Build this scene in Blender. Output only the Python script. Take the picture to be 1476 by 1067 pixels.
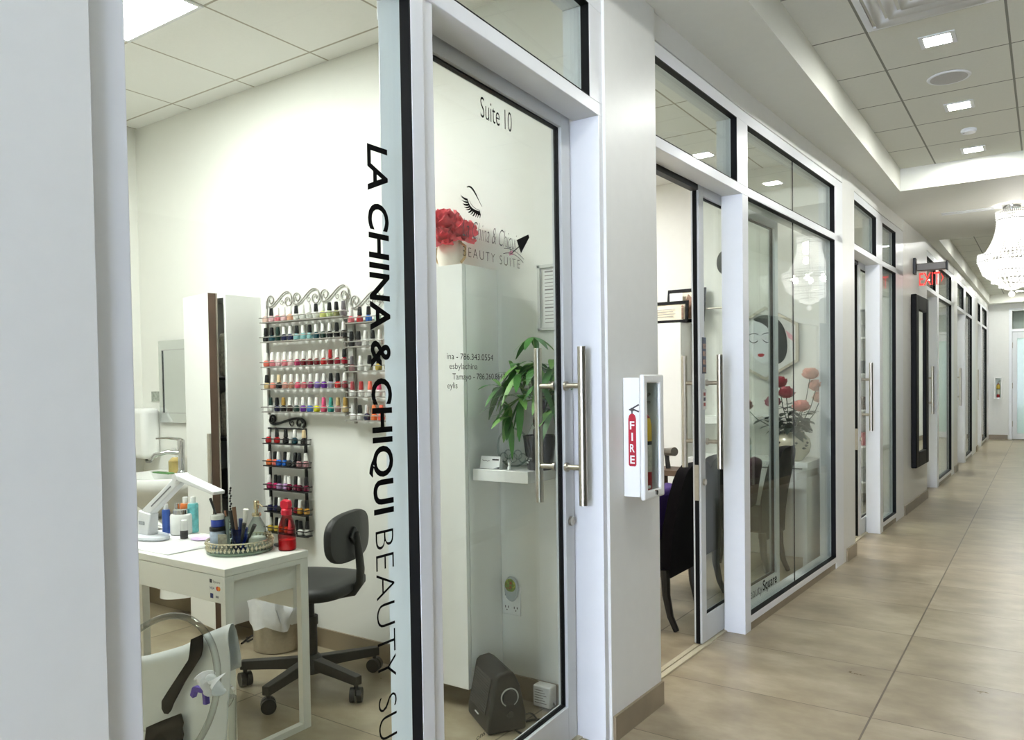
import bpy, bmesh, math, random
from mathutils import Vector, Matrix
for o in list(bpy.data.objects): bpy.data.objects.remove(o, do_unlink=True)
SC = bpy.context.scene
COL = SC.collection
RND = random.Random(7)
PI = math.pi
H = 1.4177

# ------------------------------------------------------------------ camera
yaw, pitch, roll = map(math.radians, (34.46867, 1.44998, -0.86034))
fwd = Vector((-math.sin(yaw)*math.cos(pitch), math.cos(yaw)*math.cos(pitch), -math.sin(pitch)))
rt = Vector((math.cos(yaw), math.sin(yaw), 0)); up = rt.cross(fwd)
r2 = rt*math.cos(roll)+up*math.sin(roll); u2 = -rt*math.sin(roll)+up*math.cos(roll)
cd = bpy.data.cameras.new('camera'); cam = bpy.data.objects.new('camera', cd); COL.objects.link(cam)
M = Matrix((r2, u2, -fwd)).transposed().to_4x4(); M.translation = (0, 0, H); cam.matrix_world = M
cd.sensor_fit = 'HORIZONTAL'; cd.sensor_width = 36; cd.lens = 1123.734/1476*36
cd.shift_y = (581.272-533.5)/1476; cd.clip_start = 0.02; cd.clip_end = 200
SC.camera = cam

# ------------------------------------------------------------------ world (cool daylight reaching the near end of the hall) and exposure
wd = bpy.data.worlds.new('world'); SC.world = wd; wd.use_nodes = True
bg = wd.node_tree.nodes['Background']; bg.inputs[0].default_value = (0.72, 0.81, 1.0, 1); bg.inputs[1].default_value = 25.0
vs = SC.view_settings; vs.view_transform = 'Standard'; vs.look = 'None'; vs.gamma = 1; vs.exposure = 0.0; vs.use_curve_mapping = False
cy = SC.cycles
cy.max_bounces = 10; cy.diffuse_bounces = 5; cy.glossy_bounces = 5; cy.transmission_bounces = 8; cy.transparent_max_bounces = 32
cy.sample_clamp_indirect = 6; cy.use_denoising = True; cy.caustics_reflective = False; cy.caustics_refractive = False
PANEL_E, DOWN_E, BULB_E = 42.0, 335.0, 85.0

# ------------------------------------------------------------------ materials
def lin(c): return tuple(((v/255)/12.92 if v/255 <= .04045 else ((v/255+.055)/1.055)**2.4) for v in c)
_M = {}
def mat(name, rgb, rough=.5, metal=0., vary=.04, scale=18., spec=.5, bump=0., trans=0., coat=0.):
    if name in _M: return _M[name]
    m = bpy.data.materials.new(name); m.use_nodes = True; nt = m.node_tree; b = nt.nodes['Principled BSDF']
    c = lin(rgb)
    tc = nt.nodes.new('ShaderNodeTexCoord'); nz = nt.nodes.new('ShaderNodeTexNoise'); nz.inputs['Scale'].default_value = scale; nz.inputs['Detail'].default_value = 3
    nt.links.new(tc.outputs['Object'], nz.inputs['Vector'])
    rp = nt.nodes.new('ShaderNodeValToRGB')
    rp.color_ramp.elements[0].position = .3; rp.color_ramp.elements[1].position = .7
    rp.color_ramp.elements[0].color = (*[v*(1-vary) for v in c], 1); rp.color_ramp.elements[1].color = (*[min(1, v*(1+vary)) for v in c], 1)
    nt.links.new(nz.outputs['Fac'], rp.inputs['Fac']); nt.links.new(rp.outputs['Color'], b.inputs['Base Color'])
    b.inputs['Roughness'].default_value = rough; b.inputs['Metallic'].default_value = metal; b.inputs['Specular IOR Level'].default_value = spec
    b.inputs['Transmission Weight'].default_value = trans; b.inputs['Coat Weight'].default_value = coat
    if bump:
        bp = nt.nodes.new('ShaderNodeBump'); bp.inputs['Strength'].default_value = bump; bp.inputs['Distance'].default_value = .003
        nt.links.new(nz.outputs['Fac'], bp.inputs['Height']); nt.links.new(bp.outputs['Normal'], b.inputs['Normal'])
    _M[name] = m; return m
def glass(name, rgb=(245, 250, 248), ior=1.45, rough=0., edge=0.):
    """thin architectural glazing: clear see-through with Fresnel reflection"""
    if name in _M: return _M[name]
    m = bpy.data.materials.new(name); m.use_nodes = True; nt = m.node_tree; nt.nodes.clear()
    o = nt.nodes.new('ShaderNodeOutputMaterial'); mx = nt.nodes.new('ShaderNodeMixShader')
    ge = nt.nodes.new('ShaderNodeNewGeometry'); dp = nt.nodes.new('ShaderNodeVectorMath'); dp.operation = 'DOT_PRODUCT'
    nt.links.new(ge.outputs['Normal'], dp.inputs[0]); nt.links.new(ge.outputs['Incoming'], dp.inputs[1])
    f0 = ((ior-1)/(ior+1))**2
    fr = nodes_math(nt, 'ADD', nodes_math(nt, 'MULTIPLY', nodes_math(nt, 'POWER', nodes_math(nt, 'SUBTRACT', 1.0, nodes_math(nt, 'ABSOLUTE', dp.outputs['Value'])), 5.0), 1-f0), f0)
    t = nt.nodes.new('ShaderNodeBsdfTransparent'); t.inputs[0].default_value = (*lin(rgb), 1)
    g = nt.nodes.new('ShaderNodeBsdfAnisotropic'); g.inputs['Roughness'].default_value = rough
    nt.links.new(fr, mx.inputs[0]); nt.links.new(t.outputs[0], mx.inputs[1]); nt.links.new(g.outputs[0], mx.inputs[2])
    if edge:
        lw = nt.nodes.new('ShaderNodeLayerWeight'); lw.inputs[0].default_value = edge
        cr = nt.nodes.new('ShaderNodeValToRGB'); cr.color_ramp.elements[0].color = (*lin(rgb), 1); cr.color_ramp.elements[1].color = (*[v*.25 for v in lin(rgb)], 1)
        nt.links.new(lw.outputs['Facing'], cr.inputs[0]); nt.links.new(cr.outputs[0], t.inputs[0])
    nt.links.new(mx.outputs[0], o.inputs[0]); _M[name] = m; return m
def emit(name, rgb, st):
    if name in _M: return _M[name]
    m = bpy.data.materials.new(name); m.use_nodes = True; nt = m.node_tree; nt.nodes.clear()
    o = nt.nodes.new('ShaderNodeOutputMaterial'); e = nt.nodes.new('ShaderNodeEmission'); e.inputs[0].default_value = (*rgb, 1); e.inputs[1].default_value = st
    nt.links.new(e.outputs[0], o.inputs[0]); _M[name] = m; return m
def nodes_math(nt, op, a, b=None):
    n = nt.nodes.new('ShaderNodeMath'); n.operation = op
    for i, v in enumerate((a, b)):
        if v is None: continue
        if isinstance(v, (int, float)): n.inputs[i].default_value = v
        else: nt.links.new(v, n.inputs[i])
    return n.outputs[0]
def grid_mat(name, base, line, px, py, ox, oy, w, rough, streak=None, spec=.5, wx=None):
    """tiles: joints at ox+k*px and oy+k*py in metres, joint half width w"""
    m = bpy.data.materials.new(name); m.use_nodes = True; nt = m.node_tree; b = nt.nodes['Principled BSDF']
    ge = nt.nodes.new('ShaderNodeNewGeometry'); sp = nt.nodes.new('ShaderNodeSeparateXYZ'); nt.links.new(ge.outputs['Position'], sp.inputs[0])
    ms = []
    cells = []
    for out, p, o, ww in ((sp.outputs[0], px, ox, wx or w), (sp.outputs[1], py, oy, w)):
        q = nodes_math(nt, 'DIVIDE', nodes_math(nt, 'SUBTRACT', out, o), p)
        cells.append(nodes_math(nt, 'FLOOR', q))
        f = nodes_math(nt, 'FRACT', q)
        d = nodes_math(nt, 'MINIMUM', f, nodes_math(nt, 'SUBTRACT', 1.0, f))
        ms.append(nodes_math(nt, 'LESS_THAN', d, ww/p))
    mask = nodes_math(nt, 'MAXIMUM', ms[0], ms[1])
    mix = nt.nodes.new('ShaderNodeMix'); mix.data_type = 'RGBA'
    nt.links.new(mask, mix.inputs[0])
    mix.inputs[7].default_value = (*lin(line), 1)
    if streak:
        cv = nt.nodes.new('ShaderNodeCombineXYZ')
        nt.links.new(nodes_math(nt, 'ADD', nodes_math(nt, 'MULTIPLY', sp.outputs[0], 1.9), nodes_math(nt, 'MULTIPLY', cells[0], 3.7)), cv.inputs[0])
        nt.links.new(nodes_math(nt, 'ADD', nodes_math(nt, 'MULTIPLY', sp.outputs[1], 2.9), nodes_math(nt, 'MULTIPLY', cells[1], 1.9)), cv.inputs[1])
        n1 = nt.nodes.new('ShaderNodeTexNoise'); n1.inputs['Scale'].default_value = 1.5; n1.inputs['Detail'].default_value = 7; n1.inputs['Roughness'].default_value = .6
        nt.links.new(cv.outputs[0], n1.inputs['Vector'])
        cr = nt.nodes.new('ShaderNodeValToRGB'); cr.color_ramp.elements[0].position = .3; cr.color_ramp.elements[1].position = .72
        cr.color_ramp.elements[0].color = (*lin(streak[0]), 1); cr.color_ramp.elements[1].color = (*lin(streak[1]), 1)
        e = cr.color_ramp.elements.new(.5); e.color = (*lin(base), 1)
        nt.links.new(n1.outputs['Fac'], cr.inputs[0]); nt.links.new(cr.outputs[0], mix.inputs[6])
        rr = nodes_math(nt, 'ADD', rough, nodes_math(nt, 'MULTIPLY', n1.outputs['Fac'], .12)); nt.links.new(rr, b.inputs['Roughness'])
    else:
        n1 = nt.nodes.new('ShaderNodeTexNoise'); n1.inputs['Scale'].default_value = 60
        nt.links.new(ge.outputs['Position'], n1.inputs['Vector'])
        cr = nt.nodes.new('ShaderNodeValToRGB'); c = lin(base)
        cr.color_ramp.elements[0].color = (*[v*.97 for v in c], 1); cr.color_ramp.elements[1].color = (*[min(1, v*1.03) for v in c], 1)
        nt.links.new(n1.outputs['Fac'], cr.inputs[0]); nt.links.new(cr.outputs[0], mix.inputs[6]); b.inputs['Roughness'].default_value = rough
    b.inputs['Specular IOR Level'].default_value = spec
    nt.links.new(mix.outputs[2], b.inputs['Base Color']); return m

WALL = mat('white_wall_paint', (232, 232, 226), .45, vary=.01)
HALLWALL = mat('hall_wall_paint', (226, 226, 221), .35, vary=.012)
FRAME = mat('white_powder_coat', (229, 231, 234), .28, vary=.01)
LEAF = mat('door_aluminium', (214, 217, 219), .3, vary=.01)
BLACK = mat('black_rubber', (8, 8, 9), .55, spec=.15)
GLASS = glass('window_glass', (248, 252, 250), 1.32)
FLOOR = grid_mat('porcelain_tile', (154, 141, 117), (92, 80, 64), 1.2, .62, -.605, 3.49, .0022, .24, ((132, 119, 97), (177, 166, 143)), .55, wx=.004)
HCEIL = grid_mat('hall_ceiling_tile', (214, 214, 204), (128, 128, 118), .61, .61, -.777, 4.43, .006, .8)
SCEIL = grid_mat('suite_ceiling_tile', (246, 246, 243), (175, 172, 158), .61, .61, -3.73, 2.15, .006, .8)
SOFFIT = mat('soffit_paint', (222, 222, 212), .6, vary=.01)
BASEB = mat('tile_skirting', (134, 120, 98), .35, vary=.12, scale=6)
CHROME = mat('chrome', (205, 205, 205), .12, 1.)
STEEL = mat('brushed_steel', (186, 180, 168), .3, 1., vary=.06, scale=60)
GLOSSW = mat('white_gloss', (238, 239, 236), .22, vary=.008)
DARKWOOD = mat('brown_wood', (92, 72, 58), .5, vary=.18, scale=9)
BLACKP = mat('black_plastic', (26, 26, 26), .38, vary=.08)
BLACKM = mat('black_iron', (20, 20, 20), .4, vary=.1)
MIRROR = mat('mirror_silver', (228, 232, 230), .02, 1., vary=.005)
INK = mat('black_vinyl', (5, 5, 5), .7, spec=.08)
GREYINK = mat('grey_vinyl', (70, 68, 70), .5)
PINKINK = mat('pink_vinyl', (190, 130, 150), .5)
ACRYL = glass('clear_acrylic', (250, 252, 251), 1.4, 0., .22)
SHEETC = glass('clear_sheet', (252, 253, 252), 1.18)
CLEAR = glass('clear_glassware', (240, 246, 243), 1.45, 0., .25)

# ------------------------------------------------------------------ mesh helpers
class MB:
    def __init__(s): s.v = []; s.f = []; s.weld = False
    def add(s, vs, fs):
        n = len(s.v); s.v += [tuple(v) for v in vs]; s.f += [tuple(i+n for i in f) for f in fs]; return s
    def box(s, x0, x1, y0, y1, z0, z1):
        return s.hexa([(x0, y0, z0), (x1, y0, z0), (x1, y1, z0), (x0, y1, z0), (x0, y0, z1), (x1, y0, z1), (x1, y1, z1), (x0, y1, z1)])
    def hexa(s, p):
        return s.add(p, [(0, 3, 2, 1), (4, 5, 6, 7), (0, 1, 5, 4), (1, 2, 6, 5), (2, 3, 7, 6), (3, 0, 4, 7)])
    def obox(s, c, ax, ay, sx, sy, z0, z1):
        """box with horizontal axes ax, ay (2D unit vectors), half sizes sx, sy about c"""
        p = []
        for z in (z0, z1):
            for a, b in ((-1, -1), (1, -1), (1, 1), (-1, 1)):
                p.append((c[0]+ax[0]*sx*a+ay[0]*sy*b, c[1]+ax[1]*sx*a+ay[1]*sy*b, z))
        return s.hexa(p)
    def prism(s, pts, d):
        """polygon (3D points) extruded along vector d"""
        n = len(pts); d = Vector(d); a = [Vector(p) for p in pts]; b = [p+d for p in a]
        return s.add(a+b, [tuple(range(n))[::-1], tuple(range(n, 2*n))]+[(i, (i+1) % n, n+(i+1) % n, n+i) for i in range(n)])
    def cyl(s, p0, p1, r0, r1=None, n=20, cap=True):
        return s.tube([p0, p1], [r0, r0 if r1 is None else r1], n, cap)
    def tube(s, path, r, n=10, cap=True, closed=False):
        P = [Vector(p) for p in path]; k = len(P); R = r if isinstance(r, (list, tuple)) else [r]*k
        vs = []; prev = None
        for i in range(k):
            if closed: t = (P[(i+1) % k]-P[i-1])
            else: t = P[min(i+1, k-1)]-P[max(i-1, 0)]
            if t.length < 1e-9: t = Vector((0, 0, 1))
            t.normalize()
            if prev is None:
                a = Vector((0, 0, 1)) if abs(t.z) < .9 else Vector((1, 0, 0)); u = t.cross(a).normalized()
            else:
                u = prev-t*prev.dot(t); u = u.normalized() if u.length > 1e-6 else t.orthogonal().normalized()
            prev = u; w = t.cross(u)
            for j in range(n):
                a = 2*PI*j/n; vs.append(P[i]+(u*math.cos(a)+w*math.sin(a))*R[i])
        fs = []
        for i in range(k if closed else k-1):
            for j in range(n):
                a = i*n+j; b = i*n+(j+1) % n; i2 = (i+1) % k
                fs.append((a, b, i2*n+(j+1) % n, i2*n+j))
        if cap and not closed: fs += [tuple(range(n))[::-1], tuple(range((k-1)*n, k*n))]
        return s.add(vs, fs)
    def lathe(s, c, prof, n=24, sx=1., sy=1., close=True):
        """profile [(r,z)...] revolved about vertical axis through c"""
        vs = []; k = len(prof)
        for r, z in prof:
            for j in range(n):
                a = 2*PI*j/n; vs.append((c[0]+r*sx*math.cos(a), c[1]+r*sy*math.sin(a), c[2]+z))
        fs = [(i*n+j, i*n+(j+1) % n, (i+1)*n+(j+1) % n, (i+1)*n+j) for i in range(k-1) for j in range(n)]
        if close: fs += [tuple(range(n))[::-1], tuple(range((k-1)*n, k*n))]
        return s.add(vs, fs)
    def ball(s, c, r, n=12, m=8, sx=1, sy=1, sz=1):
        return s.lathe(c, [(max(1e-4, r*math.sin(PI*i/m)), -r*sz*math.cos(PI*i/m)) for i in range(m+1)], n, sx, sy)
    def octa(s, c, r, rz=None):
        rz = rz or r; x, y, z = c
        return s.add([(x+r, y, z), (x, y+r, z), (x-r, y, z), (x, y-r, z), (x, y, z+rz), (x, y, z-rz)],
                     [(0, 1, 4), (1, 2, 4), (2, 3, 4), (3, 0, 4), (1, 0, 5), (2, 1, 5), (3, 2, 5), (0, 3, 5)])
    def sheet(s, rows):
        n = len(rows[0]); k = len(rows); s.weld = True
        return s.add([p for r in rows for p in r], [(i*n+j, i*n+j+1, (i+1)*n+j+1, (i+1)*n+j) for i in range(k-1) for j in range(n-1)])
    def mesh(s, name, m, smooth=35):
        me = bpy.data.meshes.new(name); me.from_pydata(s.v, [], s.f)
        bm = bmesh.new(); bm.from_mesh(me); (bmesh.ops.remove_doubles(bm, verts=bm.verts, dist=1e-6) if s.weld else None); bmesh.ops.recalc_face_normals(bm, faces=bm.faces)
        bm.to_mesh(me); bm.free()
        me.materials.append(m)
        if smooth:
            for p in me.polygons: p.use_smooth = True
            me.set_sharp_from_angle(angle=math.radians(smooth))
        return me
def obj(name, mb, m, parent=None, bevel=0, seg=2, smooth=35, label=None, solid=0, sub=0):
    me = mb.mesh(name, m, smooth) if isinstance(mb, MB) else mb
    o = bpy.data.objects.new(name, me); COL.objects.link(o)
    if parent is not None:
        o.parent = parent; o.matrix_parent_inverse = parent.matrix_basis.inverted()
    if solid:
        md = o.modifiers.new('solid', 'SOLIDIFY'); md.thickness = solid; md.offset = 0
    if sub:
        md = o.modifiers.new('sub', 'SUBSURF'); md.levels = sub; md.render_levels = sub
    if bevel:
        md = o.modifiers.new('bevel', 'BEVEL'); md.width = bevel; md.segments = seg; md.limit_method = 'ANGLE'; md.angle_limit = math.radians(40); md.harden_normals = False
    if label: o['label'] = label
    return o
def tag(o, label, cat, group=None):
    o['label'] = label; o['category'] = cat
    if group: o['group'] = group
    return o
def thing(name, label, cat, loc=(0, 0, 0), group=None, rz=0):
    o = bpy.data.objects.new(name, None); COL.objects.link(o); o.location = loc; o.rotation_euler = (0, 0, rz); o.empty_display_size = .05
    return tag(o, label, cat, group)
def struct(name, mb, m, parent=None, bevel=0, **k):
    o = obj(name, mb, m, parent, bevel, **k)
    if parent is None: o['kind'] = 'structure'
    return o
def local(mb_fn):
    mb = MB(); mb_fn(mb); return mb

def text_mesh(name, s, m, mat4, w=None, h=None, off=0., shear=0., space=1., depth=.0004):
    """lettering mesh, baseline-left at the origin of mat4, stretched to width w and cap height h"""
    cu = bpy.data.curves.new(name, 'FONT'); cu.body = s; cu.size = 1; cu.offset = off; cu.shear = shear; cu.space_character = space; cu.extrude = 0; cu.resolution_u = 4
    to = bpy.data.objects.new('tmp_text', cu); COL.objects.link(to)
    bpy.context.view_layer.update()
    me = bpy.data.meshes.new_from_object(to.evaluated_get(bpy.context.evaluated_depsgraph_get()))
    bpy.data.objects.remove(to); bpy.data.curves.remove(cu)
    xs = [v.co.x for v in me.vertices]; x0, x1 = min(xs), max(xs)
    sx = (w/(x1-x0)) if w else (h/.73); sy = (h/.73) if h else sx
    for v in me.vertices: v.co = Vector(((v.co.x-x0)*sx, v.co.y*sy, 0))
    me.transform(mat4)
    me.name = name; me.materials.clear(); me.materials.append(m)
    return me
def frame4(o, ux, uy):
    ux = Vector(ux).normalized(); uy = Vector(uy).normalized(); uz = ux.cross(uy)
    m = Matrix((ux, uy, uz)).transposed().to_4x4(); m.translation = Vector(o); return m

# ------------------------------------------------------------------ facade line (plan of the glazed shop fronts)
KY = [-4, 1.636, 2.70, 3.146, 4.32, 6.372, 6.661, 7.783, 8.815, 10.268, 11.328, 13.432, 20.6, 22]
KX = [-1.300, -1.358, -1.419, -1.408, -1.378, -1.28, -1.262, -1.243, -1.205, -1.158, -1.153, -1.114, -1.085, -1.08]
def X(y):
    for i in range(len(KY)-1):
        if y <= KY[i+1] or i == len(KY)-2:
            return KX[i]+(KX[i+1]-KX[i])*(y-KY[i])/(KY[i+1]-KY[i])
def fbox(mb, y0, y1, o0, o1, z0, z1):
    """box along the facade between y0,y1; o = distance behind the facade line (negative = into the hall)"""
    ys = [y0]+[k for k in KY if y0+1e-4 < k < y1-1e-4]+[y1]
    vs = []
    for y in ys: vs += [(X(y)-o0, y, z0), (X(y)-o1, y, z0), (X(y)-o1, y, z1), (X(y)-o0, y, z1)]
    fs = [(0, 1, 2, 3), tuple(4*(len(ys)-1)+i for i in (3, 2, 1, 0))]
    for i in range(len(ys)-1):
        a, b = 4*i, 4*i+4
        for j in range(4): fs.append((a+j, a+(j+1) % 4, b+(j+1) % 4, b+j))
    return mb.add(vs, fs)

# ------------------------------------------------------------------ shell
CEIL_S, CEIL_H, SOFF = 3.13, 3.21, 3.02
YN, YF = -4.0, 20.6
struct('floor', MB().box(-5.1, .9, YN, YF+.7, -.06, 0), FLOOR)
# hall wall on the shop side: piers, the band over the frames, the plain stretch
w = MB()
fbox(w, YN, .70, -.012, .16, 0, SOFF)
fbox(w, 2.713, 3.16, -.012, .16, 0, SOFF)
fbox(w, 6.33, 6.665, 0, .16, 0, SOFF)
fbox(w, 8.80, 10.275, 0, .16, 0, SOFF)
fbox(w, 13.06, 13.50, 0, .16, 0, SOFF)
fbox(w, 16.92, 17.39, 0, .16, 0, SOFF)
for a, b in ((.70, 2.713), (3.16, 6.33), (6.665, 8.80), (10.275, 13.06), (13.50, 16.92), (17.39, YF)): fbox(w, a, b, 0.003, .15, 2.905, SOFF); fbox(w, a, b, .022, .15, 2.893, 2.906)
struct('wall_left', w, HALLWALL)
bb = MB()
for a, b, o in ((YN, .70, .012), (2.722, 3.163, .012), (6.40, 6.668, 0), (8.83, 10.278, 0), (13.1, 13.505, 0), (17.0, 17.395, 0)): fbox(bb, a, b, -o-.012, -o+.002, 0, .10)
struct('baseboard_left', bb, BASEB)
struct('wall_right', MB().box(.72, .86, YN, YF, 0, CEIL_H), HALLWALL)
struct('baseboard_right', MB().box(.706, .722, YN, YF, 0, .10), BASEB)
e = MB(); e.box(-1.2, -.70, YF, YF+.12, 0, CEIL_H); e.box(-.70, .86, YF, YF+.12, 2.92, CEIL_H); e.box(.45, .86, YF, YF+.12, 0, 2.92)
struct('wall_far', e, HALLWALL); struct('baseboard_far', MB().box(-1.09, -.72, YF-.014, YF+.002, 0, .10), BASEB)
# hall ceiling: lowered soffit round two raised tile fields
XS0, XS1 = -1.045, .51
TR = ((YN, 7.47), (10.4, 20.2))
c = MB()
c.prism([(X(k)-.14, k, SOFF) for k in [YN]+KY[1:-2]+[YF]]+[(XS0, YF, SOFF), (XS0, YN, SOFF)], (0, 0, CEIL_H-SOFF+.03)); c.box(XS1, .72, YN, YF, SOFF, CEIL_H)
c.box(XS0, XS1, 7.47, 10.4, SOFF, CEIL_H); c.box(XS0, XS1, 20.2, YF, SOFF, CEIL_H)
struct('ceiling_soffit', c, SOFFIT)
c = MB()
for a, b in TR: c.box(XS0-.02, XS1+.02, a, b, CEIL_H, CEIL_H+.04)
struct('ceiling', c, HCEIL)
# suites behind the fronts
PART = [(-1.2, -1.05), (2.885, 3.03), (6.40, 6.55), (9.60, 9.75), (13.15, 13.30), (17.05, 17.2), (20.6, 20.72)]
for a, b in PART:
    struct('wall_partition', MB().box(-5.1, X(a)-.16, a, b, 0, CEIL_H), WALL)
struct('wall_back', MB().box(-5.1, -4.96, -1.2, YF+.1, 0, CEIL_H), WALL)
struct('ceiling_suites', local(lambda m: fbox(m, -1.2, YF, .15, 3.75, CEIL_S, CEIL_S+.05)), SCEIL)
bb = MB(); bb.box(-4.96, -1.58, 2.873, 2.886, 0, .10); bb.box(-4.96, -1.45, 6.388, 6.401, 0, .10); bb.box(-4.96, -4.948, -1.05, 20.6, 0, .10); bb.box(-4.9, -1.45, 9.588, 9.601, 0, .1); bb.box(-4.9, -1.4, 13.138, 13.151, 0, .1)
struct('baseboard_suites', bb, BASEB)

# ------------------------------------------------------------------ shop fronts
D = .115
def gasket(mb, y0, y1, z0, z1, left=False):
    t = .005
    if left: fbox(mb, y0, y0+t, .001, .034, z0, z1)
    fbox(mb, y1-t, y1, .001, .034, z0, z1); fbox(mb, y0, y1, .001, .034, z1-t, z1); fbox(mb, y0, y1, .001, .034, z0, z0+t)
def bay(n, jl, win, door, jr, joints=(), tstop=.075):
    """jl, jr: frame ends; win=(y0,y1) glass; door=(y0,y1) opening below the transom"""
    f = MB(); ZT = 2.835
    fbox(f, jl, jr, 0, D, ZT, 2.895)
    d0, d1 = door; w0, w1 = win
    t0, t1 = (d0, d1-tstop)
    # transom bar over everything
    fbox(f, jl, jr, 0, D, 2.44, 2.488)
    first_win = w0 < d0
    if first_win:
        fbox(f, jl, w0, 0, D, 0, ZT); fbox(f, w1, w1+.05, 0, D, 0, ZT); fbox(f, w1+.05, d0, .006, D+.01, 0, ZT)
        fbox(f, d1, jr, 0, .15, 0, 2.44); fbox(f, d1-tstop, jr, 0, D, 2.488, ZT)
        fbox(f, d1+.0005, d1+.02, .07, .16, 0, 2.44)
    else:
        fbox(f, jl, jl+.05, 0, D, 2.488, ZT) if jl < d0-.01 else None
        fbox(f, d1, w0, 0, D, 0, 2.44); fbox(f, d1-tstop, w0, 0, D, 2.488, ZT); fbox(f, w1, jr, 0, D, 0, ZT)
        fbox(f, d1+.0005, d1+.02, .1, .12, 0, 2.44)
    fbox(f, w0-.01, w1+.01, 0, D, .045, .085)
    # header box the sliding leaf hangs in
    fbox(f, d0, d1, D, .21, 2.452, 2.52)
    o = struct('window_%d' % n, f, FRAME, bevel=.002)
    cb = MB(); fbox(cb, w0-.04, w1+.1, .004, D, 0, .045); obj('sill_curb', cb, BASEB, o)
    g = MB(); gasket(g, w0, w1, .085, 2.44); gasket(g, w0, w1, 2.488, ZT)
    gasket(g, t0, t1, 2.488, ZT); obj('gasket', g, BLACK, o)
    for a, b, z0, z1 in ((w0, w1, .087, 2.438), (w0, w1, 2.49, ZT-.002), (t0, t1, 2.49, ZT-.002)):
        ys = [a]+([q for q in joints] if a == w0 else [])+[b]
        for i in range(len(ys)-1):
            p = MB(); fbox(p, ys[i]+.001, ys[i+1]-.001, .031, .039, z0, z1); obj('glass_pane', p, GLASS, o)
            if i: s = MB(); fbox(s, ys[i]-.003, ys[i]+.003, .032, .038, z0, z1); obj('butt_joint', s, BLACK, o)
    return o
def leaf(n, y0, y1, hand, lock=True, oL=.125, stl=.075):
    """sliding glass door; hand = y of the pull handles"""
    f = MB(); T = .045; zb, zt = .012, 2.452
    gz0, gz1 = .150, 2.398
    fbox(f, y0, y0+stl, oL, oL+T, zb, zt); fbox(f, y1-stl, y1, oL, oL+T, zb, zt)
    fbox(f, y0+stl, y1-stl, oL, oL+T, zb, gz0); fbox(f, y0+stl, y1-stl, oL, oL+T, gz1, zt)
    o = struct('door_%d' % n, f, LEAF, bevel=.0015)
    g = MB(); t = .006
    for a, b, c, d in ((y0+stl, y0+stl+t, gz0, gz1), (y1-stl-t, y1-stl, gz0, gz1), (y0+stl, y1-stl, gz0, gz0+t), (y0+stl, y1-stl, gz1-t, gz1)):
        fbox(g, a, b, oL+.013, oL+T-.013, c, d)
    if abs(hand-y0) < abs(hand-y1): fbox(g, y0-.006, y0, oL+.012, oL+T-.012, zb, zt)
    else: fbox(g, y1, y1+.006, oL+.012, oL+T-.012, zb, zt)
    obj('gasket', g, BLACK, o)
    p = MB(); fbox(p, y0+stl+.004, y1-stl-.004, oL+.019, oL+.026, gz0+.004, gz1-.004); obj('glass_pane', p, GLASS, o)
    for s in (-1, 1):
        xo = (oL-.075) if s < 0 else (oL+T+.078)
        h = MB(); x = X(hand)-xo
        h.cyl((x, hand, .945), (x, hand, 1.555), .016, n=20)
        pull = obj('pull_handle', h, STEEL, o, bevel=.001)
        for z in (1.09, 1.405):
            st = MB(); xe = X(hand)-(oL if s < 0 else oL+T)
            st.cyl((xe, hand, z), (x, hand, z), .011, n=14); st.cyl((xe, hand, z), (xe+(x-xe)*.12, hand, z), .018, n=16)
            obj('standoff', st, STEEL, pull)
    if lock:
        yl = y1-.035 if abs(hand-y1) < abs(hand-y0) else y0+.035
        k = MB(); x = X(yl)-oL; k.cyl((x, yl, .875), (x+.012, yl, .875), .018, n=18); k.box(x+.011, x+.014, yl-.003, yl+.003, .867, .883); obj('lock_cylinder', k, STEEL, o)
        ye = y0 if yl < (y0+y1)/2 else y1
        k = MB(); xx = X(ye)-oL-.0225; k.box(xx-.012, xx+.012, ye-.008, ye+.008, .78, .97); obj('lock_plate', k, STEEL, o)
    return o
def track(n, y0, y1):
    m = MB(); fbox(m, y0, y1, .105, .135, 0, .008); fbox(m, y0, y1, .14, .165, 0, .010); fbox(m, y0, y1, .135, .14, 0, .002)
    return struct('trim_%d' % n, m, mat('track_metal', (205, 196, 170), .4, .3))
B1 = bay(1, .70, (.77, 1.54), (1.636, 2.68), 2.715)
B2 = bay(2, 3.16, (4.36, 6.12), (3.165, 4.27), 6.335, joints=(5.253,))
B3 = bay(3, 6.665, (7.82, 8.43), (6.67, 7.69), 8.80, tstop=.14)
B4 = bay(4, 10.275, (11.42, 12.76), (10.28, 11.27), 13.06, tstop=.15)
B5 = bay(5, 13.50, (14.92, 16.12), (13.51, 14.72), 16.92, tstop=.2)
B6 = bay(6, 17.39, (18.52, 19.95), (17.4, 18.3), YF, tstop=.2)
m = MB(); fbox(m, 3.167, 3.955, .125, .165, 2.418, 2.4515); obj('door_track', m, mat('track_dark', (44, 46, 46), .5), B2)
m = MB(); fbox(m, 6.672, 7.43, .125, .165, 2.418, 2.4515); obj('door_track', m, mat('track_dark', (44, 46, 46), .5), B3)
L1 = leaf(1, 1.60, 2.672, 2.605, stl=.072)
L2 = leaf(2, 3.965, 5.235, 4.045, stl=.062)
L3 = leaf(3, 7.44, 8.55, 7.56)
L4 = leaf(4, 10.30, 11.36, 11.25, lock=False)
L5 = leaf(5, 13.55, 14.85, 14.55, lock=False)
L6 = leaf(6, 17.42, 18.45, 18.2, lock=False)
track(1, 1.64, 2.68); track(2, 3.165, 5.3); track(3, 6.67, 8.5)
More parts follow.
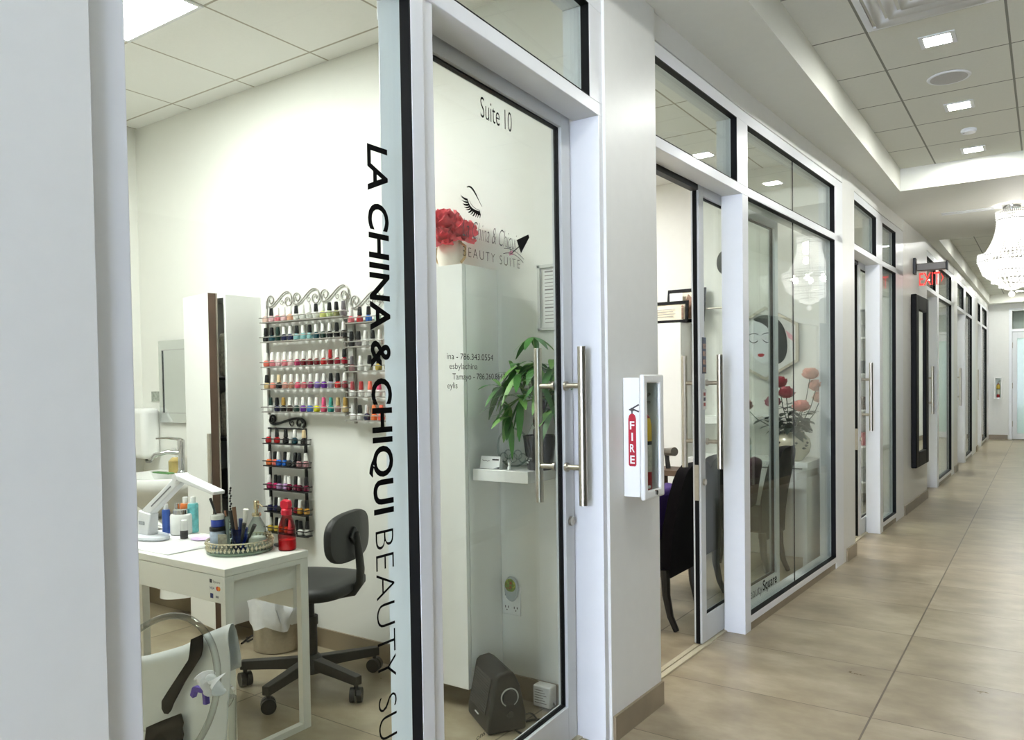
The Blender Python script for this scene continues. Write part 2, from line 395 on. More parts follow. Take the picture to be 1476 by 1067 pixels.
# far end glass door with transom
f = MB()
for a, b, c, d in ((-.70, -.64, 0, 2.92), (.39, .45, 0, 2.92), (-.64, .39, 2.86, 2.92), (-.64, .39, 2.40, 2.46)): f.box(a, b, YF-.02, YF+.1, c, d)
fe = struct('window_7', f, FRAME, bevel=.003); obj('glass_pane', MB().box(-.64, .39, YF+.03, YF+.04, 2.46, 2.86), GLASS, fe)
f = MB()
for a, b, c, d in ((-.635, -.545, .01, 2.395), (.30, .385, .01, 2.395), (-.545, .30, .01, .14), (-.545, .30, 2.25, 2.395)): f.box(a, b, YF+.0, YF+.045, c, d)
de = struct('door_7', f, LEAF, bevel=.002); obj('glass_pane', MB().box(-.545, .30, YF+.02, YF+.028, .14, 2.25), mat('frosted_glass', (186, 212, 204), .25, vary=.02, coat=.3), de)
h = MB()
for z in (.35, 1.2, 2.1): h.cyl((-.638, YF-.008, z-.06), (-.638, YF-.008, z+.06), .012)
obj('hinge', h, STEEL, de)
struct('wall_beyond', MB().box(-1.2, 1., YF+.5, YF+.6, 0, CEIL_H).box(-1.2, -1.1, YF+.12, YF+.5, 0, CEIL_H).box(.8, .9, YF+.12, YF+.5, 0, CEIL_H).box(-1.2, .9, YF+.12, YF+.6, CEIL_H, CEIL_H+.1), WALL)  # sides and lid added to keep sky light off the end door
# door casing on the opposite hall wall (seen mirrored in the glass)
f = MB()
for a, b, c, d in ((5.2, 5.28, 0, 2.2), (6.2, 6.28, 0, 2.2), (5.2, 6.28, 2.2, 2.28), (10.9, 10.98, 0, 2.2), (11.9, 11.98, 0, 2.2), (10.9, 11.98, 2.2, 2.28)): f.box(.695, .722, a, b, c, d)
struct('trim_4', f, FRAME, bevel=.003)
op = MB()
for a, b in ((-3.6, -1.9), (-1.8, -.1), (0, 1.7), (1.8, 3.5), (3.6, 5.15), (6.33, 8.0), (8.1, 9.5), (9.6, 10.85), (12.03, 13.7), (13.8, 15.4)): op.box(.708, .721, a, b, .10, 2.25)
struct('window_8', op, mat('dark_reflection_panel', (52, 56, 56), .12, vary=.05))  # unseen dark panels, added to darken what the shop glass reflects

# lettering on the glass
def on_glass(y, z, off=.0305): return (X(y)-off, y, z)
def along(y): return Vector((X(y+.2)-X(y-.2), .4, 0)).normalized()
PBOLD = dict(off=.012); PTHIN = dict(off=-.012)
obj('lettering', text_mesh('lettering', 'LA CHINA & CHIQUI', INK, frame4(on_glass(1.405, 2.017), (0, 0, -1), along(1.4)), w=.925, h=.073, off=.022), INK, B1, smooth=0)
obj('lettering', text_mesh('lettering', 'BEAUTY SUITE', INK, frame4(on_glass(1.405, 1.050), (0, 0, -1), along(1.4)), w=.685, h=.073, off=-.018), INK, B1, smooth=0)
OL = .125+.0185
def dl(y, z): return (X(y)-OL, y, z)
AL = along(2.15)
def dtext(s, y, z, w, h, m=INK, **k): obj('lettering', text_mesh('lettering', s, m, frame4(dl(y, z), (AL.x, AL.y, k.pop('tilt', 0)), (0, 0, 1)), w=w, h=h, **k), m, L1, smooth=0)
dtext('Suite 10', 2.067, 2.290, .197, .072, off=-.006)
dtext('La China & Chiqui', 1.952, 1.885, .335, .062, GREYINK, shear=.35, off=-.016)
dtext('BEAUTY SUITE', 1.953, 1.823, .352, .033, off=-.02, space=1.35)
dtext('ina - 786.343.0554', 1.858, 1.495, .262, .021, off=-.004)
dtext('esbylachina', 1.870, 1.465, .155, .020, off=-.004)
dtext('Tamayo - 786.260.8647', 1.885, 1.432, .310, .021, off=-.004)
dtext('eylis', 1.858, 1.405, .053, .020, off=-.004)
dtext('ons', 1.985, .262, .05, .018, off=-.004)
def stroke(name, pts, r, m, parent, fn=dl):
    """flat tapering painted stroke on glass"""
    n = len(pts); L = []; R = []
    for i, (y, z) in enumerate(pts):
        a = pts[max(0, i-1)]; b = pts[min(n-1, i+1)]; d = Vector((b[0]-a[0], b[1]-a[1])).normalized(); q = Vector((-d.y, d.x))*(r[i] if isinstance(r, (list, tuple)) else r)
        L.append(fn(y+q.x, z+q.y)); R.append(fn(y-q.x, z-q.y))
    return L, R
def bez(p, n=10):
    out = []
    for i in range(n+1):
        t = i/n; q = [Vector(v) for v in p]
        while len(q) > 1: q = [q[k]*(1-t)+q[k+1]*t for k in range(len(q)-1)]
        out.append(tuple(q[0]))
    return out
def strokes(items, m, parent, name):
    mb = MB()
    for pts, r in items:
        if not isinstance(r, (list, tuple)): r = [r]*len(pts)
        L, R = stroke(name, pts, r, m, parent); mb.sheet([L, R])
    obj(name, mb, m, parent, smooth=0)
n = 10
brow = bez([(1.980, 2.043), (2.012, 2.062), (2.035, 2.025), (2.066, 1.998)], n)
lid = bez([(1.984, 2.004), (1.992, 1.978), (2.02, 1.972), (2.056, 1.974)], n)
items = [(brow, [.001+.003*math.sin(PI*min(1, i/n*1.2)) for i in range(n+1)]), (lid, [.002+.005*i/n for i in range(n+1)]), (bez([(1.995, 2.003), (2.004, 1.988), (2.03, 1.982), (2.055, 1.983)], n), .0008)]
for i in range(15):
    t = i/14; a = lid[int(t*n)]; L = .04*(1-.45*t)
    ang = math.radians(165+95*t)
    b = (a[0]+L*math.cos(ang), a[1]+L*math.sin(ang)*.8)
    items.append((bez([a, ((a[0]+b[0])/2, (a[1]+b[1])/2-.005), b], 4), [.0034, .003, .0022, .0013, .0003]))
strokes(items, INK, L1, 'eyelash_emblem')
strokes([([(2.243, 1.866), (2.31, 1.906)], .0018), ([(2.300, 1.900), (2.372, 1.949)], [.026, .006])], INK, L1, 'wand_emblem')
strokes([(bez([(2.20, 1.880), (2.265, 1.893), (2.335, 1.860)], 8), .0011), (bez([(2.195, 1.862), (2.265, 1.882), (2.33, 1.848)], 8), .0013), (bez([(2.21, 1.892), (2.23, 1.883), (2.25, 1.893)], 6), .0008)], GREYINK, L1, 'swoosh_emblem')
strokes([([(2.232, 1.866), (2.258, 1.874)], [.006, .008])], PINKINK, L1, 'brush_emblem')
AL2 = along(4.7)
obj('lettering', text_mesh('lettering', 'eauty', GREYINK, frame4(on_glass(4.43, .155), AL2, (0, 0, 1)), w=.20, h=.06, off=-.012), GREYINK, B2, smooth=0)
obj('lettering', text_mesh('lettering', 'Square', INK, frame4(on_glass(4.64, .160), AL2, (0, 0, 1)), w=.25, h=.062, off=.014), INK, B2, smooth=0)
# stickers on the second door
sm = MB(); fbox(sm, 3.99, 4.045, .1235, .1245, 1.455, 1.648); st = obj('sticker_strip', sm, mat('sticker_dark', (44, 52, 66), .4, vary=.5, scale=45), L2)
sm = MB()
for z in (1.60, 1.56, 1.515, 1.475): fbox(sm, 3.999, 4.037, .1228, .1236, z-.012, z+.014)
obj('sticker_photo', sm, mat('sticker_photo', (150, 118, 98), .4, vary=.5, scale=60), st)
sm = MB(); fbox(sm, 3.992, 4.044, .1235, .1245, 1.262, 1.372); st = obj('sticker_sheet', sm, mat('paper', (232, 232, 228), .6), L2)
for z, mm in ((1.345, 'dot_red'), (1.318, 'dot_dark'), (1.29, 'dot_red')):
    sm = MB(); fbox(sm, 4.005, 4.03, .1228, .1236, z-.009, z+.009); obj('sticker_mark', sm, mat(mm, (150, 60, 50) if mm == 'dot_red' else (40, 40, 60), .5), st)

# ------------------------------------------------------------------ lamps of the place, and two added far downlights
LIGHTW = emit('panel_light', (1.0, .99, .97), PANEL_E)
def ceiling_panel(x0, x1, y0, y1, label):
    o = thing('ceiling_light', label, 'ceiling light', ((x0+x1)/2, (y0+y1)/2, CEIL_S), 'flat panel lights in the suites')
    f = MB(); b = .018
    for a in ((x0, x0+b, y0, y1), (x1-b, x1, y0, y1), (x0+b, x1-b, y0, y0+b), (x0+b, x1-b, y1-b, y1)): f.box(*a, CEIL_S-.008, CEIL_S+.002)
    obj('frame', f, FRAME, o)
    obj('diffuser', MB().box(x0+b, x1-b, y0+b, y1-b, CEIL_S-.004, CEIL_S+.001), LIGHTW, o)
    return o
ceiling_panel(-3.73, -3.12, .93, 2.15, 'bright ceiling light panel at the upper left, above the nail desk')
for k, (ya, yb, nm) in enumerate(((3.0, 6.4, 'over the room with the black dining chairs'), (6.5, 9.6, 'in the third suite from the camera'), (9.7, 13.15, 'in the suite past the exit sign'), (13.3, 17.05, 'in the second suite past the exit sign'), (17.2, 20.6, 'in the last suite of the hall'))):
    ym = (ya+yb)/2
    ceiling_panel(-3.73, -3.12, ym-.61, ym+.61, 'flat white ceiling light panel '+nm)
DOWN = emit('downlight', (.985, 1.0, .965), DOWN_E)
def downlight(y, label, x=-.482):
    o = thing('downlight', label, 'downlight', (x, y, CEIL_H), 'square recessed hall downlights')
    f = MB(); a, b = .085, .062
    for q in ((-a, -b, -a, a), (b, a, -a, a), (-b, b, -a, -b), (-b, b, b, a)): f.box(x+q[0], x+q[1], y+q[2], y+q[3], CEIL_H-.006, CEIL_H+.002)
    obj('trim_ring', f, FRAME, o)
    obj('lens', MB().box(x-b, x+b, y-b, y+b, CEIL_H-.004, CEIL_H+.001), DOWN, o)
downlight(4.745, 'square hall downlight nearest the camera, beside the air vent')
downlight(5.975, 'middle square hall downlight, just past the round speaker')
downlight(7.185, 'square hall downlight by the far edge of the near raised ceiling')
downlight(2.3, 'square hall downlight above and behind the picture edge')
downlight(11.6, 'square hall downlight just behind the chandelier')
downlight(13.8, 'square hall downlight in the middle of the far raised ceiling')
downlight(16.2, 'square hall downlight near the end of the far raised ceiling')
downlight(18.4, 'added square hall downlight second nearest the far end wall')  # added downlight, put in to lighten the dim far end
downlight(19.7, 'added square hall downlight nearest the far end wall')  # added as well, for a brighter end wall

# chandelier
CX_, CY_ = -.275, 8.72
CRYS = mat('crystal_bead_glow', (250, 250, 248), .12, spec=.9, trans=.35, vary=.0)
_b = CRYS.node_tree.nodes['Principled BSDF']; _b.inputs['Emission Color'].default_value = (1, .98, .95, 1); _b.inputs['Emission Strength'].default_value = .6  # glow put into the beads, in place of bulb light caught in crystal
BULB = emit('bulb', (1.0, .97, .92), BULB_E)
ch = thing('chandelier', 'large white crystal bead chandelier hanging over the hall', 'chandelier', (CX_, CY_, SOFF))
m = MB(); m.lathe((CX_, CY_, SOFF-.03), [(.07, 0), (.075, .01), (.075, .03)], 24); obj('ceiling_plate', m, CHROME, ch)
m = MB()
for r, z in ((.128, 2.955), (.120, 2.885), (.205, 2.59), (.268, 2.555), (.275, 2.50), (.235, 2.40), (.16, 2.335), (.10, 2.285)):
    m.tube([(CX_+r*math.cos(2*PI*i/40), CY_+r*math.sin(2*PI*i/40), z) for i in range(40)], .006, 6, closed=True)
m.cyl((CX_, CY_, 2.30), (CX_, CY_, SOFF-.02), .008)
for i in range(8):
    a = 2*PI*i/8; m.cyl((CX_, CY_, 2.56), (CX_+.268*math.cos(a), CY_+.268*math.sin(a), 2.556), .005, n=6)
obj('ring_frame', m, CHROME, ch)
m = MB()
def strand(p0, p1, sag, nb, r=.009):
    for k in range(nb+1):
        t = k/nb; q = Vector(p0).lerp(Vector(p1), t); q.z -= sag*math.sin(PI*t)
        m.octa(q, r, r*1.15)
def rp(r, a, z): return (CX_+r*math.cos(a), CY_+r*math.sin(a), z)
N = 48
for i in range(N):
    a = 2*PI*i/N
    strand(rp(.128, a, 2.955), rp(.122, a, 2.89), 0, 3)                  # crown fringe
    for k in range(15):                                                  # bell, flaring down
        t = k/14; r = .118+.09*t**2.2; m.octa(rp(r, a, 2.885-.295*t), .0105, .012)
    strand(rp(.205, a, 2.59), rp(.268, a, 2.555), .012, 3)
for i in range(56):
    a = 2*PI*i/56
    for r0, r1, z0, z1, nb in ((.272, .275, 2.56, 2.50, 3), (.272, .236, 2.495, 2.40, 4), (.236, .232, 2.455, 2.385, 3)): strand(rp(r0, a, z0), rp(r1, a, z1), 0, nb, .0105)
for i in range(30):
    a = 2*PI*i/30; strand(rp(.234, a, 2.395), rp(.162, a, 2.335), .012, 4, .010); strand(rp(.16, a, 2.335), rp(.16, a, 2.30), 0, 2, .009)
for i in range(20):
    a = 2*PI*i/20; strand(rp(.15, a, 2.325), rp(.10, a, 2.285), .01, 3, .009); strand(rp(.10, a, 2.285), rp(.098, a, 2.255), 0, 2, .009); strand(rp(.09, a, 2.275), rp(.035, a, 2.235), .01, 3, .009)
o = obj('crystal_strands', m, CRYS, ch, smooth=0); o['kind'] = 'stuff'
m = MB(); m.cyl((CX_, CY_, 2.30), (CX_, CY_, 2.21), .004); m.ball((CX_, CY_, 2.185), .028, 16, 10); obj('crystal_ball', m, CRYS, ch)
for i in range(6):
    a = 2*PI*i/6+.3; m = MB(); m.ball(rp(.17, a, 2.50), .022, 10, 8, sz=1.5); obj('bulb', m, BULB, ch)
for z in (2.70, 2.80, 2.88): m = MB(); m.ball((CX_+.03, CY_, z), .025, 10, 8, sz=1.4); obj('bulb', m, BULB, ch)

# ================================================================== SUITE 10: cabinets, sink corner
RW = 2.885                                                               # rack wall
def tall_cabinet(x0, x1, label, ajar=0., z0=.10, z1=1.93, wall=RW, depth=.235):
    yf = wall-depth
    o = thing('tall_cabinet', label, 'cabinet', ((x0+x1)/2, yf, z0))
    b = MB(); t = .018
    b.box(x0, x0+t, yf, wall-.002, z0, z1); b.box(x1-t, x1, yf, wall-.002, z0, z1); b.box(x0+t, x1-t, yf, wall-.002, z1-t, z1); b.box(x0+t, x1-t, yf, wall-.002, z0, z0+t); b.box(x0+t, x1-t, wall-.012, wall-.002, z0+t, z1-t)
    obj('body', b, GLOSSW, o, bevel=.001)
    for z in (.46, .80, 1.12, 1.46):
        if z < z1-.1: obj('shelf', MB().box(x0+t+.001, x1-t-.001, yf+.02, wall-.013, z, z+.016), BLACKP if ajar else GLOSSW, o)
    # door hinged on the left edge
    ca, sa = math.cos(ajar), math.sin(ajar); W = x1-x0; hx, hy = x0, yf-.001
    ax, ay = (ca, -sa), (-sa, -ca)
    def dp(u, v): return (hx+ax[0]*u+ay[0]*v, hy+ax[1]*u+ay[1]*v)
    def slab(mb, u0, u1, v0, v1, za, zb):
        q = [dp(u0, v0), dp(u1, v0), dp(u1, v1), dp(u0, v1)]
        mb.hexa([(*p, za) for p in q]+[(*p, zb) for p in q]); return mb
    dt_ = .046 if ajar else .024
    d = obj('door', slab(MB(), 0, W, .003, dt_, z0, z1), GLOSSW, o, bevel=.001)
    if ajar:
        obj('door_edge', slab(MB(), W, W+.002, .003, .045, z0, z1), DARKWOOD, d)
        obj('door_edge_trim', slab(MB(), W-.004, W+.003, -.006, .002, z0, z1), STEEL, d)
        obj('handle', slab(MB(), W-.03, W+.004, .0465, .056, .90, 1.17), STEEL, d, bevel=.002)
    return o
tall_cabinet(-4.03, -3.715, 'tall white wall cabinet with its door ajar, left of the polish racks', ajar=math.radians(10))
tall_cabinet(-2.385, -2.05, 'tall white wall cabinet seen through the door, under the red peonies')
# odds and ends on its shelves
LACE = mat('patterned_towel', (212, 206, 188), .9, vary=.35, scale=70, bump=.6)
for k, (z, hh) in enumerate(((1.137, .26), (1.477, .25))):
    m = MB(); m.box(-3.86, -3.745, RW-.19, RW-.03, z+.001, z+hh)
    tag(obj('folded_towel', m, LACE, bevel=.025, seg=3), ('stack of cream patterned towels on the middle shelf of the ajar cabinet', 'stack of cream patterned towels on the top shelf of the ajar cabinet')[k], 'towel')
m = MB(); m.box(-3.86, -3.745, RW-.19, RW-.03, .817, .96); tag(obj('storage_box', m, BLACKP, bevel=.006), 'black box low inside the ajar tall cabinet', 'box')

# bevelled mirror
x0, x1, z0, z1 = -4.73, -4.15, 1.20, 1.725; y = RW
o = thing('wall_mirror', 'silver edged mirror on the wall above the wash basin', 'mirror', ((x0+x1)/2, y, z0))
b = .062; f = MB()
ou = [(x0, z0), (x1, z0), (x1, z1), (x0, z1)]; inn = [(x0+b, z0+b), (x1-b, z0+b), (x1-b, z1-b), (x0+b, z1-b)]
vs = [(p[0], y-.001, p[1]) for p in ou]+[(p[0], y-.020, p[1]) for p in ou]+[(p[0], y-.034, p[1]) for p in inn]+[(p[0], y-.001, p[1]) for p in inn]
fs = []
for i in range(4):
    j = (i+1) % 4; fs += [(i, j, 4+j, 4+i), (4+i, 4+j, 8+j, 8+i), (8+i, 8+j, 12+j, 12+i), (12+i, 12+j, j, i)]
f.add(vs, fs); obj('mirror_frame', f, MIRROR, o, smooth=0)
obj('mirror_glass', MB().box(x0+b+.001, x1-b-.001, y-.030, y-.002, z0+b+.001, z1-b-.001), MIRROR, o)
m = MB()
for p, q in zip(inn, inn[1:]+inn[:1]): m.cyl((p[0], y-.034, p[1]), (q[0], y-.034, q[1]), .0035, n=6)
obj('bead_trim', m, CHROME, o)

# wash basin on a half pedestal
SX, SY = -4.43, RW
o = thing('wash_basin', 'white ceramic wash basin fixed to the wall, left of the ajar cabinet', 'basin', (SX, SY, .45))
def dsec(cx, yb, w, d, z, n=28):
    """D-shaped ring against the wall"""
    return [(cx+w*math.cos(PI+PI*i/n), yb+d*math.sin(PI+PI*i/n), z) for i in range(n+1)]
m = MB(); rows = [dsec(SX, SY-.002, .335*a, .43*b_, z) for a, b_, z in ((.30, .35, .62), (.55, .60, .655), (.78, .82, .73), (.93, .94, .80), (1.0, 1.0, .835), (1.0, 1.0, .882), (.985, .985, .892), (.90, .88, .888), (.82, .80, .85), (.6, .58, .78), (.2, .2, .76))]
m.sheet(rows); m.add(rows[0], [tuple(range(len(rows[0])))]); m.add(rows[-1], [tuple(range(len(rows[0])))])
bk = MB()
obj('bowl', m, GLOSSW, o, smooth=60)
obj('tap_ledge', MB().box(SX-.30, SX+.30, SY-.10, SY-.003, .80, .893), GLOSSW, o, bevel=.012, seg=3)
m = MB(); rows = [dsec(SX, SY-.003, .15*a, .24*a, z) for a, z in ((.9, .14), (.85, .3), (.95, .45), (1.12, .56), (1.25, .64))]
m.sheet(rows); obj('pedestal', m, GLOSSW, o, smooth=60)
fx, fy = SX+.045, SY-.095
o = thing('basin_tap', 'tall chrome lever tap on the back ledge of the basin', 'tap', (fx, fy, .893))
m = MB(); m.lathe((fx, fy, .8935), [(.030, 0), (.028, .012), (.021, .02), (.020, .15), (.022, .16), (.022, .205), (.012, .215)], 20); obj('body', m, CHROME, o)
m = MB(); m.tube([(fx, fy, 1.02), (fx-.05, fy-.06, 1.03), (fx-.09, fy-.12, 1.015), (fx-.10, fy-.14, .985)], [.014, .014, .013, .013], 12); obj('spout', m, CHROME, o)
m = MB(); m.tube([(fx, fy, 1.105), (fx-.06, fy-.05, 1.115), (fx-.12, fy-.09, 1.112)], [.010, .008, .006], 10); obj('lever', m, CHROME, o)
m = MB(); m.lathe((fx+.075, fy+.02, .894), [(.024, 0), (.024, .03), (.017, .045), (.017, .17), (.012, .19)], 16); tag(obj('filter_tap', m, CHROME), 'slim chrome column standing right of the basin tap', 'tap')
o = thing('soap_bottle', 'yellow liquid soap bottle on the basin ledge under the tap spout', 'soap bottle', (fx-.10, fy+.0, .894))
m = MB(); m.lathe((fx-.10, fy+.02, .8945), [(.034, 0), (.036, .01), (.036, .07), (.02, .09), (.012, .095)], 20, sx=1.3); obj('bottle', m, mat('yellow_soap', (232, 205, 130), .25, trans=.3), o)
m = MB(); m.lathe((fx-.10, fy+.02, .9895), [(.012, 0), (.012, .02), (.005, .022), (.005, .05)], 12); m.box(fx-.125, fx-.092, fy+.014, fy+.026, 1.036, 1.046); obj('pump', m, GLOSSW, o)
m = MB(); m.box(fx-.20, fx-.03, fy-.075, fy-.028, .894, .902); tag(obj('sponge', m, mat('green_sponge', (92, 140, 84), .9, bump=.5), bevel=.003), 'thin green scrub sponge on the basin rim below the tap', 'sponge')
# paper towel dispenser
o = thing('towel_dispenser', 'white upright paper towel dispenser on the wall above the basin', 'dispenser', (-4.79, RW, .97))
m = MB(); m.box(-4.935, -4.745, RW-.125, RW-.002, .965, 1.295); obj('cover', m, GLOSSW, o, bevel=.035, seg=4)
m = MB(); m.tube([(-4.83, RW-.06, .968), (-4.81, RW-.07, .948), (-4.765, RW-.07, .95), (-4.752, RW-.06, .972)], .008, 8); obj('outlet_lip', m, mat('grey_plastic', (120, 122, 118), .5), o)
m = MB(); m.box(-4.845, -4.735, RW-.006, RW-.002, 1.335, 1.40); tag(obj('wall_notice', m, mat('grey_notice', (150, 156, 146), .6, vary=.3, scale=60)), 'small grey notice on the wall above the towel dispenser', 'notice')

# ------------------------------------------------------------------ nail polish racks
def scroll(cx, cz, r, a0, turns, n=18, sgn=1):
    return [(cx+r*(1-.72*i/n)*math.cos(a0+sgn*2*PI*turns*i/n), cz+r*(1-.72*i/n)*math.sin(a0+sgn*2*PI*turns*i/n)) for i in range(n+1)]
IRON = mat('rack_iron', (150, 147, 140), .42, .35, vary=.08)
def rack(x0, x1, shelves, label, iron, top, hook, postx):
    o = thing('polish_rack', label, 'rack', ((x0+x1)/2, RW, min(shelves)), 'wall racks for nail polish')
    m = MB(); zb = min(shelves)-.02
    for x in postx: m.box(x-.006, x+.006, RW-.014, RW-.001, zb, top)
    m.box(postx[0], postx[1], RW-.013, RW-.003, top-.008, top); obj('upright_frame', m, iron, o)
    for z in shelves:
        s = MB(); s.box(x0, x1, RW-.068, RW-.0145, z-.006, z)
        for yy in (RW-.066,): s.cyl((x0-.006, yy, z+.024), (x1+.006, yy, z+.024), .0028, n=8)
        for x in (x0, x1): s.cyl((x, RW-.066, z+.024), (x, RW-.012, z+.024), .0028, n=8)
        obj('shelf', s, iron, o)
    s = MB()
    for pts, r in hook: s.tube([(p[0], RW-.008, p[1]) for p in pts], r, 8)
    obj('scroll_crest', s, iron, o)
    return o
def crest(x0, x1, zt, wave, amp):
    out = []; n = 0; x = x0
    while x < x1-1e-3:
        L = wave
        out.append((scroll(x+.038, zt+amp*.42, .034, PI*1.15, 1.15, sgn=-1), .0036))
        body = bez([(x, zt+amp*.35), (x+.005, zt-.01), (x+L*.30, zt-.02), (x+L*.46, zt+amp*.55), (x+L*.66, zt+amp*1.25), (x+L*.98, zt+amp*1.0), (x+L*.97, zt+amp*.35)], 22)
        out.append((body, .0038))
        out.append((scroll(x+L*.83, zt+amp*.33, .036, 0, 1.1, sgn=-1), .0036))
        out.append((scroll(x+L*.60, zt+amp*.28, .02, PI*.5, 1.2, sgn=1), .002))
        x += L
    return out
z5a = [1.780, 1.672, 1.532, 1.408, 1.281]
rack(-3.645, -2.982, z5a, 'wide five-shelf wall rack with a scrolled crest, full of nail polish', IRON, 1.795, crest(-3.655, -2.99, 1.865, .222, .095)+[([(-3.655, 1.79), (-3.655, 1.905)], .004), ([(-3.025, 1.79), (-3.005, 1.90)], .004)], (-3.655, -3.025))
z5b = [1.740, 1.619, 1.493, 1.362, 1.242]
rack(-2.972, -2.47, z5b, 'second five-shelf wall rack, partly hidden behind the black window lettering', IRON, 1.755, crest(-2.985, -2.56, 1.815, .222, .095), (-2.960, -2.48))
z5c = [1.104, .978, .846, .720, .605]
rack(-3.642, -3.302, z5c, 'narrow black five-shelf rack below the wide rack, behind the desk', BLACKM, 1.188, [(scroll(-3.62, 1.235, .026, PI*1.0, 1.1, sgn=-1), .006), (bez([(-3.648, 1.235), (-3.655, 1.20), (-3.60, 1.19), (-3.56, 1.215), (-3.45, 1.25), (-3.36, 1.275), (-3.325, 1.225), (-3.37, 1.193)], 20), .007), (scroll(-3.40, 1.215, .028, 0, 1.0, sgn=1), .006), (scroll(-3.46, 1.215, .022, PI*.5, 1.2, sgn=1), .003)], (-3.656, -3.352))
def NPC(n, rgb): return mat('polish_'+n, rgb, .18, vary=.02, coat=.3)
PC = {'cream pink': (236, 205, 192), 'pale pink': (240, 200, 205), 'pink': (226, 130, 140), 'peach': (236, 176, 146), 'clear': (225, 226, 220), 'pale yellow': (224, 226, 140), 'pale green': (206, 220, 160), 'olive': (140, 140, 92), 'grey': (120, 112, 116),
      'black': (22, 22, 26), 'dark teal': (26, 72, 84), 'dark green': (22, 54, 46), 'navy': (30, 32, 72), 'aqua': (150, 204, 206), 'teal': (44, 150, 140), 'coral': (232, 112, 92), 'magenta': (176, 48, 96), 'dark red': (112, 18, 30), 'red': (204, 40, 44), 'crimson': (164, 28, 48),
      'beige gold': (214, 190, 140), 'salmon': (232, 140, 122), 'tan pink': (212, 152, 138), 'tan': (196, 140, 116), 'hot pink': (232, 84, 118), 'rose': (200, 98, 108), 'plum': (132, 52, 102), 'lavender': (134, 108, 186), 'purple': (106, 44, 150), 'lilac grey': (170, 164, 188), 'dark rose': (150, 54, 66),
      'dark brown': (52, 32, 30), 'blue': (72, 120, 196), 'yellow': (222, 222, 40), 'mauve': (160, 120, 122), 'gold': (196, 170, 70), 'mint': (196, 226, 204), 'white': (238, 238, 236), 'silver': (180, 180, 172), 'orange': (250, 132, 72), 'bright coral': (250, 104, 84), 'wine': (96, 20, 44), 'amber': (178, 130, 48), 'burgundy': (110, 20, 52), 'lilac': (190, 150, 196), 'cobalt': (40, 104, 196), 'charcoal': (52, 50, 50)}
CAPC = {'white': (240, 239, 234), 'black': (24, 24, 26), 'green': (28, 52, 46), 'grey': (110, 104, 108), 'red': (176, 44, 48), 'cream': (226, 202, 160), 'gold': (170, 136, 66), 'pink': (232, 92, 134), 'teal': (70, 160, 148), 'tan': (196, 176, 128), 'striped': (206, 206, 204), 'orange': (250, 140, 84), 'coral': (250, 120, 96), 'maroon': (158, 62, 70)}
_bm = {}
def bottle_mesh():
    b = MB(); b.lathe((0, 0, 0), [(.013, 0), (.0165, .003), (.0175, .014), (.0165, .026), (.010, .032), (.0072, .034), (.0072, .037)], 14)
    c = MB(); c.lathe((0, 0, .0345), [(.0118, 0), (.0124, .004), (.0098, .038), (.0088, .042), (.004, .0435)], 14)
    return b, c
_proto = {}
ORD = ['first', 'second', 'third', 'fourth', 'fifth', 'sixth', 'seventh', 'eighth', 'ninth', 'tenth', 'eleventh', 'twelfth', 'thirteenth']
BB, CB = bottle_mesh()
def bottle(x, z, y, cap, colr, label, group):
    if colr not in _bm: _bm[colr] = BB.mesh('bottle', NPC(colr, PC[colr]), 40)
    kc = 'cap '+cap
    if kc not in _bm: _bm[kc] = CB.mesh('cap', mat('cap_'+cap, CAPC[cap], .3, vary=.02), 40)
    if not _proto:
        r = bpy.data.objects.new('nail_polish_bottle', None); r.empty_display_size = .02; COL.objects.link(r)
        a = bpy.data.objects.new('bottle', _bm[colr]); COL.objects.link(a); a.parent = r
        k = bpy.data.objects.new('cap', _bm[kc]); COL.objects.link(k); k.parent = r
        _proto['r'], _proto['a'], _proto['k'] = r, a, k
    else:
        r = _proto['r'].copy(); COL.objects.link(r)
        a = _proto['a'].copy(); a.data = _bm[colr]; a.parent = r; COL.objects.link(a)
        k = _proto['k'].copy(); k.data = _bm[kc]; k.parent = r; COL.objects.link(k)
    r.location = (x, y, z); tag(r, label, 'nail polish', group)
    return r
w_, k_ = 'white', 'black'
BIG = [[(w_, 'cream pink'), (k_, 'pale pink'), (w_, 'pink'), (w_, 'pale pink'), (w_, 'peach'), (k_, 'clear'), (w_, 'clear'), (w_, 'clear'), (k_, 'clear'), (w_, 'pale yellow'), (k_, 'pale green'), (k_, 'olive'), ('grey', 'grey')],
       [(k_, 'black'), (k_, 'dark teal'), ('green', 'dark green'), (w_, 'navy'), (w_, 'navy'), (k_, 'aqua'), (w_, 'aqua'), (k_, 'aqua'), (w_, 'dark teal'), (w_, 'dark green'), (w_, 'black'), (k_, 'black'), (w_, 'charcoal')],
       [(w_, 'coral'), (w_, 'pink'), (w_, 'pale pink'), (w_, 'pink'), (w_, 'pale pink'), (w_, 'magenta'), (w_, 'dark red'), (w_, 'dark red'), (w_, 'dark red'), (w_, 'red'), ('red', 'dark red'), (w_, 'crimson'), (k_, 'crimson')],
       [(k_, 'beige gold'), (w_, 'salmon'), ('cream', 'black'), (w_, 'tan pink'), (w_, 'tan'), (w_, 'hot pink'), (w_, 'rose'), (w_, 'plum'), (w_, 'lavender'), (w_, 'purple'), (k_, 'lilac grey'), (k_, 'red'), (w_, 'dark rose')],
       [('green', 'clear'), (k_, 'navy'), ('gold', 'black'), (w_, 'dark brown'), (w_, 'dark green'), (w_, 'purple'), (w_, 'blue'), (w_, 'yellow'), ('pink', 'hot pink'), ('teal', 'teal'), ('tan', 'mauve'), ('gold', 'beige gold')]]
